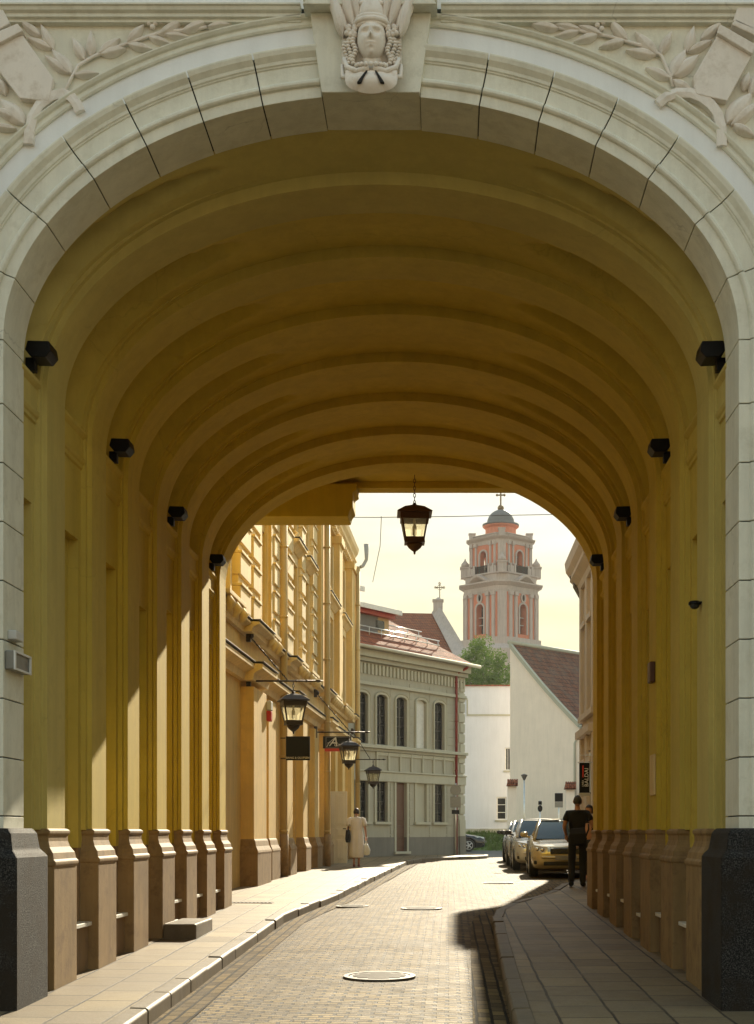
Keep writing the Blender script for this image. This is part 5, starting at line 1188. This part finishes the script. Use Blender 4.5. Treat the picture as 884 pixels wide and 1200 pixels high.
def car(name, label, loc, rz, body_m, kind='sedan', H=1.46, W=.89, L=4.6, group=None, reg='HLC 482'):
    t = thing(name, label, 'car', loc, rz, group, local=True)
    k = H/1.46
    sed = [(0, .60, .30, .60), (.05, .70, .24, .67), (.22, .80, .20, .75), (.6, .86, .18, .82), (1.1, .885, .18, .90), (1.45, .89, .18, .96), (2.6, .89, .18, .98), (3.7, .885, .18, 1.02), (4.1, .87, .20, 1.04), (4.45, .82, .28, 1.0), (4.55, .74, .34, .93), (4.6, .66, .38, .86)]
    if kind == 'hatch': sed = sed[:6]+[(2.6, .89, .18, 1.0), (3.9, .88, .2, 1.06), (4.2, .84, .26, 1.06), (4.33, .78, .32, 1.0), (4.36, .7, .4, .9)]; 
    Lr = sed[-1][0]; sc = L/Lr; tab = [(a*sc, b*W/.89, c, d*k) for a, b, c, d in sed]
    mb = MB(); mb.smooth = True; rings = []; n = 46
    for i in range(n+1):
        y = L*(i/n)**1.15; w, zb, zt_ = crv(tab, y); hgt = zt_-zb
        half = [(0, zb), (w*.75, zb), (w*.93, zb+.05), (w*.985, zb+hgt*.25), (w, zb+hgt*.48), (w*.985, zb+hgt*.72), (w*.95, zb+hgt*.90), (w*.88, zt_-.01), (w*.55, zt_+.025), (0, zt_+.04)]
        rings.append([(x, y, z) for x, z in half]+[(-x, y, z) for x, z in half[-2:0:-1]])
    mb.loft(rings); body = mb.build('body', body_m, t)
    wx = W-.02; ax = [.82*sc, 3.45*sc if kind == 'sedan' else 3.5*sc]; rw = .315
    cm = MB()
    for a in ax:
        for s in (-1, 1):
            cm.loft([[(xx, a+(rw+.055)*math.cos(2*math.pi*q/28), rw+(rw+.055)*math.sin(2*math.pi*q/28)) for q in range(28)] for xx in (s*(W-.26), s*(W+.1))])
    cut = cm.build('cutter', M['plastic']); cut.parent = None
    dgm = t.matrix_world.copy(); body.parent = None; boolean(body, cut); body.parent = t
    for p in body.data.polygons: p.use_smooth = True
    # greenhouse
    wb0, wb1, rr0, rr1 = (1.18*sc, 4.0*sc, 1.95*sc, 3.25*sc) if kind == 'sedan' else (1.1*sc, 4.22*sc, 1.85*sc, 3.85*sc)
    zb = crv(tab, 1.4*sc)[2]+.0; bw, tw_ = W*.87, W*.66; zr = H-.05
    B = [(-bw*.94, wb0, zb-.01), (bw*.94, wb0, zb-.01), (bw*.92, wb1, zb+.04), (-bw*.92, wb1, zb+.04)]
    C = [(-tw_*.96, rr0, zr-.02), (tw_*.96, rr0, zr-.02), (tw_*.94, rr1, zr-.01), (-tw_*.94, rr1, zr-.01)]
    def lerp(a, b, f): return tuple(p+(q-p)*f for p, q in zip(a, b))
    def pane(name_, a, b, c, d, bow, mt):     # a,b bottom; c,d top right,left ; bow outward along y
        m2 = MB(); rows = []
        for i in range(7):
            f = i/6; l = lerp(a, d, f); r_ = lerp(b, c, f); rows.append([(lerp(l, r_, g_/8)[0]+bow[0]*math.sin(math.pi*g_/8)+bow[2]*math.sin(math.pi*f), lerp(l, r_, g_/8)[1]+bow[1]*math.sin(math.pi*g_/8), lerp(l, r_, g_/8)[2]+.015*math.sin(math.pi*f)) for g_ in range(9)])
        m2.grid(rows); return m2.build(name_, mt, t)
    pane('windscreen', B[0], B[1], C[1], C[0], (0, -.12, 0), M['car_glass']); pane('rear_window', B[2], B[3], C[3], C[2], (0, .08, 0), M['car_glass'])
    pane('side_window', B[3], B[0], C[0], C[3], (0, 0, -.03), M['car_glass']); pane('side_window', B[1], B[2], C[2], C[1], (0, 0, .03), M['car_glass'])
    m2 = MB(); rows = []
    for i in range(9):
        f = i/8; l = lerp(C[0], C[3], f); r_ = lerp(C[1], C[2], f)
        rows.append([(lerp(l, r_, g_/8)[0]*1.03, lerp(l, r_, g_/8)[1]-.12*math.sin(math.pi*g_/8)*(1-f), zr-.005+.05*math.sin(math.pi*g_/8)**.6*(.6+.4*math.sin(math.pi*f))) for g_ in range(9)])
    m2.grid(rows); m2.smooth = True; rf_ = m2.build('roof', body_m, t)
    m2 = MB()
    for a, b in ((B[0], C[0]), (B[1], C[1]), (B[2], C[2]), (B[3], C[3])): m2.tube([lerp(a, b, -.04), lerp(a, b, .5), lerp(a, b, 1.02)], [.045, .035, .035], 8)
    for a, b in ((C[0], C[3]), (C[1], C[2])): m2.tube([a, lerp(a, b, .5), b], .032, 8)
    for s in (-1, 1):
        f = .52; l = lerp(B[0], B[3], f); u = lerp(C[0], C[3], f+.02); m2.tube([(s*abs(l[0]), l[1], l[2]), (s*(abs(u[0])+.03), u[1], u[2])], .03, 6)
    m2.build('pillars', body_m, t)
    # nose
    for s in (-1, 1):
        m2 = MB(); rows = []
        for i in range(7):
            f = i/6; row = []
            for j in range(7):
                g_ = j/6; x = s*(W*.50+W*.375*f); zlo, zhi = .60*k+.035*f, .745*k+.05*f; z = zlo+(zhi-zlo)*g_; y = .03+.30*f**2.2+.10*g_*(.4+f)-.03
                row.append((x, y, z))
            rows.append(row)
        m2.grid(rows); m2.smooth = True
        m2.loft([[rows[0][0], rows[6][0], rows[6][6], rows[0][6]], [(p[0]*.97, p[1]+.12, p[2]) for p in (rows[0][0], rows[6][0], rows[6][6], rows[0][6])]]); hl_ = m2.build('headlight', M['lens'], t)
        m2 = MB(); m2.ball((s*W*.63, .05, .675*k), .055, 8, (1, .6, 1)); m2.ball((s*W*.76, .11, .69*k), .045, 8, (1, .6, 1)); m2.build('reflector', M['chrome'], hl_)
        m2 = MB(); m2.ball((s*(W+.10), 1.32*sc, zb+.10), .10, 10, (1.05, .7, .72)); m2.tube([(s*W*.93, 1.36*sc, zb+.02), (s*(W+.06), 1.34*sc, zb+.06)], .03, 6); m2.build('mirror', body_m if kind == 'sedan' else M['plastic'], t)
    m2 = MB(); m2.box(-W*.42, W*.42, -.035, .1, .58*k, .72*k); m2.build('grille', M['plastic'], t, bevel=.02)
    m2 = MB()
    for q in range(4): m2.box(-W*.41, W*.41, -.045, -.036, (.60+.032*q)*k, (.608+.032*q)*k)
    m2.box(-W*.44, W*.44, -.05, -.036, .725*k, .742*k); m2.build('grille_bars', M['chrome'], t)
    m2 = MB(); m2.box(-W*.60, W*.60, -.02, .1, .30, .40); m2.box(-W*.86, -W*.66, .06, .2, .33, .42); m2.box(W*.66, W*.86, .06, .2, .33, .42); m2.build('air_intake', M['plastic'], t, bevel=.02)
    m2 = MB(); m2.tube([(-W*.84, .14, .50), (-W*.6, -.005, .50), (0, -.04, .50), (W*.6, -.005, .50), (W*.84, .14, .50)], .035, 8); m2.build('bumper', body_m, t)
    m2 = MB(); m2.box(-.26, .26, -.085, -.07, .44, .55); pl_ = m2.build('number_plate', M['plate'], t, bevel=.004)
    for a in ax:
        for s in (-1, 1):
            m2 = MB(); x0 = s*(W-.235); x1 = s*(W-.015)
            old = m2.smooth; m2.smooth = True
            m2.loft([[(xx, a+r*math.cos(2*math.pi*q/28), rw+r*math.sin(2*math.pi*q/28)) for q in range(28)] for xx, r in ((x0, rw*.9), (x0+s*.03, rw), (x1-s*.03, rw), (x1, rw*.93), (x1, rw*.70), (x1-s*.03, rw*.68))])
            wh_ = m2.build('wheel', M['tyre'], t)
            m2 = MB()
            for q in range(5):
                an = 2*math.pi*q/5; m2.tube([(x1-s*.012, a, rw), (x1-s*.018, a+.2*math.cos(an), rw+.2*math.sin(an))], [.04, .025], 6)
            m2.ball((x1-s*.015, a, rw), .05, 8, (.4, 1, 1)); m2.tube([(x1-s*.01, a+.205*math.cos(2*math.pi*q/20), rw+.205*math.sin(2*math.pi*q/20)) for q in range(21)], .016, 6, False); m2.build('rim', M['rim'], wh_)
    # door joints and sill
    m2 = MB()
    for s in (-1, 1):
        for yy in (1.42*sc, 2.5*sc, 3.35*sc): m2.tube([(s*(W+.001), yy, .34), (s*(W+.002), yy, .6), (s*W*.975, yy, .88*k)], .006, 5)
        m2.box(s*W-.02 if s > 0 else s*W-.005, s*W+.005 if s > 0 else s*W+.02, 1.3*sc, 3.0*sc, .2, .27)
    m2.build('panel_gaps', M['plastic'], t)
    m2 = MB()
    for s in (-1, 1):
        for yy in (2.25*sc, 3.15*sc): m2.tube([(s*(W+.004), yy-.09, .80*k), (s*(W+.03), yy-.05, .80*k), (s*(W+.03), yy+.05, .80*k), (s*(W+.004), yy+.09, .80*k)], .013, 6)
    m2.build('door_handle', body_m, t)
    return t
M['gold_paint'] = carpaint('champagne_car_paint', (.60, .50, .30)); M['silver_paint'] = carpaint('silver_car_paint', (.66, .65, .62)); M['black_paint'] = carpaint('black_car_paint', (.012, .012, .014), .2); M['dark_paint'] = carpaint('dark_grey_car_paint', (.06, .06, .06))
row_ = 'cars parked nose to tail along the right kerb'
car('parked_car', 'champagne gold sedan parked nearest, facing the arch beside the walking man', (2.86, 35.4, road(35.4)+.03), R(-2), M['gold_paint'], 'sedan', 1.47, .90, 4.6, row_, 'FGB 614')
car('parked_car', 'silver hatchback parked directly behind the gold sedan', (2.66, 40.7, road(40.7)+.03), R(-1), M['silver_paint'], 'hatch', 1.50, .86, 4.1, row_, 'CKR 207')
car('parked_car', 'grey estate car parked third in the row behind the silver hatchback', (2.66, 45.4, road(45.4)+.03), R(-2), M['silver_paint'], 'hatch', 1.48, .87, 4.4, row_, 'DLA 930')
car('parked_car', 'farthest car of the parked row, dark with a bright bonnet and black mirrors', (2.72, 50.6, road(50.6)+.03), R(-3), M['dark_paint'], 'hatch', 1.45, .86, 4.2, row_, 'BJT 551')
car('black_car', 'black car with silver wheels poking out behind the grey house corner', (X(568, 74), 74, road(74)+.02), R(90), M['black_paint'], 'sedan', 1.42, .88, 4.6, None, 'EMZ 118')
# ---------------- people ----------------
def skinmesh(verts, edges, levels=2):
    me = bpy.data.meshes.new('skinbase'); me.from_pydata([v[0] for v in verts], edges, []); o = bpy.data.objects.new('skinbase', me); col.objects.link(o)
    o.modifiers.new('skin', 'SKIN'); sub = o.modifiers.new('sub', 'SUBSURF'); sub.levels = levels; sub.render_levels = levels
    for i, v in enumerate(verts):
        r = v[1]; me.skin_vertices[0].data[i].radius = r if isinstance(r, tuple) else (r, r)
    me.skin_vertices[0].data[0].use_root = True
    dg = bpy.context.evaluated_depsgraph_get(); out = bpy.data.meshes.new_from_object(o.evaluated_get(dg)); bpy.data.objects.remove(o); return out
def head(mb, c, s, yaw):     # egg shaped head with nose, brow, chin, ears; face along +y before yaw
    T0 = mb.T; mb.T = Matrix.Translation(c) @ Matrix.Rotation(yaw, 4, 'Z') @ Matrix.Scale(s, 4); rings = []; n = 16; m = 24
    for i in range(1, n):
        v = -1+2*i/n; a = math.acos(-v); row = []
        for j in range(m):
            b = 2*math.pi*j/m; w = .078*math.sin(a)*(1-.22*max(0, -v)); dpt = .098*math.sin(a); X_ = w*math.cos(b); Y_ = dpt*math.sin(b)*(1-.12*max(0, -v) if math.sin(b) < 0 else 1); Z_ = .118*v
            if math.sin(b) > .5:
                f = max(0, 1-abs(X_)/.03); Y_ += .022*f*math.exp(-((v+.12)/.16)**2)+.006*math.exp(-((v+.5)/.1)**2)*f-.008*math.exp(-((v-.12)/.1)**2)*(1 if .015 < abs(X_) < .05 else 0)
            row.append((X_, Y_, Z_))
        rings.append(row)
    old = mb.smooth; mb.smooth = True; mb.loft(rings); mb.smooth = old
    for q in (-1, 1): mb.ball((q*.080, -.005, -.005), .028, 8, (.35, .7, 1.1))
    mb.T = T0
def hair(mb, c, s, yaw, low=-.25, vol=1.1, front=.35):
    T0 = mb.T; mb.T = Matrix.Translation(c) @ Matrix.Rotation(yaw, 4, 'Z') @ Matrix.Scale(s, 4); rows = []; m = 28
    for i in range(11):
        row = []
        for j in range(m+1):
            b = 2*math.pi*j/m; lo = front if math.sin(b) > .45 else (low if math.sin(b) < .1 else low+(front-low)*(math.sin(b)-.1)/.35)
            v = 1-(1-lo)*i/10; a = math.acos(max(-1, min(1, v))); nn = 1+.03*math.sin(j*5.3+i*3.1)
            row.append((.078*vol*nn*math.sin(a)*math.cos(b), .098*vol*nn*math.sin(a)*math.sin(b), .118*(vol-.02)*v))
        rows.append(row)
    mb.grid(rows); mb.T = T0
def fingers(mb, w, d, side, s=1.0):   # five curled fingers from wrist w along direction d
    d = Vector(d).normalized(); u = Vector(side).normalized(); v = d.cross(u)
    w = Vector(w); mb.tube([w-d*.01, w+d*.04, w+d*.085], [.024, .034, .030], 8)
    for k, L in enumerate((.060, .070, .066, .052)):
        b = w+d*.08+u*(-.027+.018*k); mb.tube([b, b+d*L*.45+v*.004, b+d*L*.8+v*.02, b+d*L*.85+v*.035], [.0095, .009, .008, .006], 6)
    b = w+d*.03-u*.03; mb.tube([b, b+d*.035-u*.022+v*.01, b+d*.06-u*.02+v*.025], [.011, .010, .008], 6)
M['skin'] = plain('skin', (.46, .24, .16), .5); M['black_cloth'] = plain('black_cloth', (.012, .012, .013), .85); M['black_denim'] = plain('black_trousers', (.018, .018, .02), .85); M['grey_dress'] = paint('mauve_grey_dress', (.80, .75, .71), .85, .06, .1, .2, 4)
M['dark_hair'] = plain('dark_hair', (.025, .018, .014), .6); M['grey_hair'] = plain('greying_short_hair', (.05, .045, .035), .7); M['sandal'] = plain('brown_sandal', (.20, .05, .04), .6); M['bag_white'] = plain('white_plastic_bag', (.75, .75, .70), .45)
def person_man(loc, rz):
    t = thing('person', 'person walking away in black t-shirt and black trousers, one arm bent forward, dark short hair', 'person', loc, rz, local=True)
    hipz = .92; J = dict(pel=(0, 0, .95), wai=(0, .01, 1.10), che=(0, 0, 1.32), neb=(0, 0, 1.47), nek=(0, .01, 1.53), hed=(0, .015, 1.60),
        ls=(-.19, 0, 1.42), le=(-.26, -.04, 1.16), lw=(-.22, .12, .99), rs=(.19, 0, 1.42), re=(.30, -.02, 1.18), rw=(.33, .22, 1.13),
        lh=(-.10, 0, .90), lk=(-.11, .03, .50), la=(-.12, -.08, .09), lt=(-.13, .07, .035), rh=(.10, 0, .90), rk=(.10, .04, .50), ra=(.10, .02, .08), rt=(.12, .18, .03))
    rad = dict(pel=(.14, .11), wai=(.13, .10), che=(.155, .115), neb=.07, nek=.058, hed=.055, ls=.062, le=.042, lw=.028, rs=.062, re=.042, rw=.028, lh=.088, lk=.056, la=.036, lt=.035, rh=.088, rk=.056, ra=.036, rt=.035)
    E = [('pel', 'wai'), ('wai', 'che'), ('che', 'neb'), ('neb', 'nek'), ('nek', 'hed'), ('che', 'ls'), ('ls', 'le'), ('le', 'lw'), ('che', 'rs'), ('rs', 're'), ('re', 'rw'), ('pel', 'lh'), ('lh', 'lk'), ('lk', 'la'), ('la', 'lt'), ('pel', 'rh'), ('rh', 'rk'), ('rk', 'ra'), ('ra', 'rt')]
    def sk(keys, dr, override={}):
        ks = list(keys); V_ = [(override.get(k, J[k]), tuple(x+dr for x in (rad[k] if isinstance(rad[k], tuple) else (rad[k],)*2))) for k in ks]
        return skinmesh(V_, [(ks.index(a), ks.index(b)) for a, b in E if a in ks and b in ks])
    mb = MB(); mb.smooth = True; mb.add_mesh(sk(J.keys(), -.004)); head(mb, (0, .02, 1.66), 1.0, R(0)); fingers(mb, J['lw'], (.1, .4, -.9), (0, 1, .3)); fingers(mb, J['rw'], (.15, .9, -.1), (0, 0, 1)); mb.build('body', M['skin'], t)
    mb = MB(); mb.smooth = True; ov = {'le': (-.235, -.02, 1.26), 're': (.258, -.01, 1.27), 'pel': (0, 0, .93)}
    rad2 = rad.copy(); rad['le'] = .062; rad['re'] = .062; rad['neb'] = .085; rad['pel'] = (.165, .125); mb.add_mesh(sk(('che', 'wai', 'pel', 'neb', 'ls', 'le', 'rs', 're'), .016, ov)); rad.update(rad2); mb.build('t_shirt', M['black_cloth'], t)
    mb = MB(); mb.smooth = True; rad.update(lk=.070, rk=.070, la=.056, ra=.056); mb.add_mesh(sk(('pel', 'lh', 'lk', 'la', 'rh', 'rk', 'ra'), .008, {'la': (-.12, -.075, .055), 'ra': (.10, .02, .05)})); mb.build('trousers', M['black_denim'], t)
    for s, a, b in ((-1, J['la'], J['lt']), (1, J['ra'], J['rt'])):
        mb = MB(); a = Vector(a); b = Vector(b); d = (b-a); mb.tube([(a.x, a.y-.07, .05), (a.x, a.y-.02, .065), (a.x, a.y+.08, .05), (b.x, b.y+.08, .035), (b.x, b.y+.12, .03)], [.04, .052, .048, .042, .02], 10); mb.build('shoe', M['black_cloth'], t)
    mb = MB(); hair(mb, (0, .02, 1.66), 1.0, 0, -.42, 1.05, .4); mb.build('hair', M['grey_hair'], t)
    return t
mx, my = X(677, 28.2), 28.2
person_man((mx, my, pav(28.2)+.012), R(-6))
bg = thing('sling_bag', 'black sling bag worn across the back of the man in black', 'bag', (mx, my-.14, 1.45), R(-6), local=True)
mb = MB(); mb.loft([[(-.14, -.02, .12), (.13, -.02, .14), (.13, .03, .14), (-.14, .03, .12)], [(-.17, -.07, .0), (.15, -.07, .02), (.15, .03, .02), (-.17, .03, .0)], [(-.15, -.06, -.20), (.14, -.06, -.18), (.14, .03, -.18), (-.15, .03, -.20)]]); mb.build('pouch', M['black_denim'], bg, bevel=.02)
mb = MB(); mb.tube([(-.15, 0, .05), (-.17, .05, .28), (-.10, .10, .44), (0, .02, .46)], .018, 6); mb.tube([(.14, 0, -.05), (.2, .08, .1), (.20, .18, .2)], .018, 6); mb.build('strap', M['black_denim'], bg)
def person_woman(loc, rz):
    t = thing('person', 'person walking away in a long grey short sleeved dress on the left pavement', 'person', loc, rz, local=True)
    J = dict(pel=(0, 0, .90), che=(0, 0, 1.24), neb=(0, 0, 1.38), nek=(0, .01, 1.43), ls=(-.17, 0, 1.33), le=(-.24, -.02, 1.08), lw=(-.23, .08, .86), rs=(.17, 0, 1.33), re=(.25, -.02, 1.06), rw=(.28, .05, .82),
             lh=(-.08, 0, .85), lk=(-.08, .02, .46), la=(-.07, -.03, .08), lt=(-.08, .1, .03), rh=(.08, 0, .85), rk=(.07, .03, .46), ra=(.07, .05, .08), rt=(.08, .18, .03))
    rad = dict(pel=.13, che=.125, neb=.055, nek=.048, ls=.052, le=.036, lw=.025, rs=.052, re=.036, rw=.025, lh=.08, lk=.05, la=.032, lt=.03, rh=.08, rk=.05, ra=.032, rt=.03)
    E = [('pel', 'che'), ('che', 'neb'), ('neb', 'nek'), ('che', 'ls'), ('ls', 'le'), ('le', 'lw'), ('che', 'rs'), ('rs', 're'), ('re', 'rw'), ('pel', 'lh'), ('lh', 'lk'), ('lk', 'la'), ('la', 'lt'), ('pel', 'rh'), ('rh', 'rk'), ('rk', 'ra'), ('ra', 'rt')]
    ks = list(J); me = skinmesh([(J[k], rad[k]) for k in ks], [(ks.index(a), ks.index(b)) for a, b in E])
    mb = MB(); mb.smooth = True; mb.add_mesh(me); head(mb, (0, .03, 1.535), .95, 0); fingers(mb, J['lw'], (0, .2, -1), (0, 1, 0)); fingers(mb, J['rw'], (0, .1, -1), (0, 1, 0)); mb.build('body', M['skin'], t)
    mb = MB(); prof = [(1.40, .09, .07), (1.37, .15, .085), (1.30, .185, .115), (1.18, .165, .13), (1.02, .165, .13), (.88, .19, .15), (.6, .205, .165), (.4, .205, .17), (.27, .195, .165), (.255, .19, .16)]
    rings = []
    for z, a, b in prof:
        rings.append([((a+.010*math.sin(5*q*.7+z*3)*(1 if z < .9 else .2))*math.cos(2*math.pi*q/36), (b+.012*math.sin(q*1.4)*(1 if z < .9 else 0))*math.sin(2*math.pi*q/36), z) for q in range(36)])
    mb.smooth = True; mb.loft(rings); 
    for s in (-1, 1): mb.tube([(s*.13, 0, 1.34), (s*.19, 0, 1.32), (s*.225, -.01, 1.20), (s*.235, -.012, 1.14)], [.07, .075, .07, .07], 12)
    mb.build('dress', M['grey_dress'], t)
    mb = MB(); hair(mb, (0, .03, 1.535), .95, 0, -.35, 1.13, .35); mb.build('hair', M['dark_hair'], t)
    for a in (J['la'], J['ra']):
        mb = MB(); mb.tube([(a[0], a[1]-.06, .025), (a[0], a[1]+.02, .03), (a[0], a[1]+.15, .022)], [.035, .04, .025], 8); mb.build('sandal', M['sandal'], t)
    return t
wx_, wy_ = X(418, 41), 41
person_woman((wx_, wy_, pav(41)+.012), R(8))
bg = thing('shoulder_bag', 'black shoulder bag hanging at the left side of the woman in grey', 'bag', (wx_-.24, wy_-.03, pav(41)+.75), R(8), local=True)
mb = MB(); mb.loft([[(-.05, -.13, .30), (.05, -.13, .30), (.05, .13, .30), (-.05, .13, .30)], [(-.07, -.17, .05), (.06, -.17, .05), (.06, .17, .05), (-.07, .17, .05)], [(-.05, -.15, -.06), (.04, -.15, -.06), (.04, .15, -.06), (-.05, .15, -.06)]]); mb.build('pouch', M['black_cloth'], bg, bevel=.02)
mb = MB(); mb.tube([(0, -.1, .29), (.04, -.06, .5), (.09, -.01, .66), (.05, .06, .5), (0, .1, .29)], .014, 6); mb.build('strap', M['black_cloth'], bg)
bg = thing('plastic_bag', 'white plastic carrier bag held in the right hand of the woman in grey', 'bag', (wx_+.27, wy_+.05, pav(41)+.33), R(8), local=True)
mb = MB(); mb.smooth = True; mb.loft([[((a+.012*math.sin(q*2.3))*math.cos(2*math.pi*q/16), (b+.012*math.cos(q*1.7))*math.sin(2*math.pi*q/16), z) for q in range(16)] for z, a, b in ((0, .05, .04), (.03, .10, .06), (.15, .12, .07), (.26, .07, .05), (.33, .03, .03))]); mb.build('pouch', M['bag_white'], bg)
mb = MB(); mb.tube([(-.02, 0, .32), (-.01, 0, .40), (0, 0, .44), (.01, 0, .40), (.02, 0, .32)], .008, 5); mb.build('handle', M['bag_white'], bg)
# third person, mostly hidden by the last right pilaster
def person_hidden(loc, rz):
    t = thing('person', 'person with dark hair half hidden behind the last right pilaster, beside the man in black', 'person', loc, rz, local=True)
    J = dict(pel=(0, 0, .88), che=(0, 0, 1.18), neb=(0, 0, 1.33), nek=(0, .01, 1.38), ls=(-.17, 0, 1.28), le=(-.23, -.02, 1.02), lw=(-.22, .1, .82), rs=(.17, 0, 1.28), re=(.24, -.02, 1.02), rw=(.22, .1, .82),
             lh=(-.08, 0, .82), lk=(-.08, .05, .44), la=(-.08, 0, .08), lt=(-.09, .13, .03), rh=(.08, 0, .82), rk=(.08, .0, .44), ra=(.08, -.06, .08), rt=(.09, .07, .03))
    rad = dict(pel=.14, che=.14, neb=.06, nek=.05, ls=.058, le=.042, lw=.03, rs=.058, re=.042, rw=.03, lh=.09, lk=.065, la=.05, lt=.04, rh=.09, rk=.065, ra=.05, rt=.04)
    E = [('pel', 'che'), ('che', 'neb'), ('neb', 'nek'), ('che', 'ls'), ('ls', 'le'), ('le', 'lw'), ('che', 'rs'), ('rs', 're'), ('re', 'rw'), ('pel', 'lh'), ('lh', 'lk'), ('lk', 'la'), ('la', 'lt'), ('pel', 'rh'), ('rh', 'rk'), ('rk', 'ra'), ('ra', 'rt')]
    ks = list(J); mb = MB(); mb.smooth = True; mb.add_mesh(skinmesh([(J[k], rad[k]) for k in ks], [(ks.index(a), ks.index(b)) for a, b in E])); head(mb, (0, .03, 1.49), .93, 0); fingers(mb, J['lw'], (0, .3, -1), (0, 1, 0)); fingers(mb, J['rw'], (0, .3, -1), (0, 1, 0)); mb.build('body', M['skin'], t)
    for nm, keys, dr, m in (('jacket', ('pel', 'che', 'neb', 'ls', 'le', 'lw', 'rs', 're', 'rw'), .014, M['black_cloth']), ('trousers', ('pel', 'lh', 'lk', 'la', 'rh', 'rk', 'ra'), .010, M['black_denim'])):
        ks2 = list(keys); mb = MB(); mb.smooth = True; mb.add_mesh(skinmesh([((J[k][0], J[k][1], J[k][2]+(.03 if k in ('lw', 'rw', 'la', 'ra') else 0)), rad[k]+dr) for k in ks2], [(ks2.index(a), ks2.index(b)) for a, b in E if a in ks2 and b in ks2])); mb.build(nm, m, t)
    mb = MB(); hair(mb, (0, .03, 1.49), .93, 0, -.6, 1.14, .45); mb.build('hair', M['dark_hair'], t)
person_hidden((X(691.5, 30.4), 30.4, pav(30.4)+.012), R(150))
# ---------------- hazy air ----------------
mb = MB(); mb.box(-1600, 1600, -100, 1600, -3, 62); hz = mb.build('haze', [bpy.data.materials.new('hazy_air')]); hz['kind'] = 'stuff'
hz['label'] = 'thin pale summer haze filling the street air'; hz['category'] = 'haze'
hm = hz.data.materials[0]; hm.use_nodes = True; hn = hm.node_tree.nodes; hn.remove(hn['Principled BSDF'])
pv = hn.new('ShaderNodeVolumePrincipled'); pv.inputs['Color'].default_value = (.95, .93, .88, 1); pv.inputs['Density'].default_value = .0002; pv.inputs['Anisotropy'].default_value = .3
hm.node_tree.links.new(pv.outputs[0], hn['Material Output'].inputs['Volume']); hm.cycles.homogeneous_volume = True
scene.cycles.volume_bounces = 0
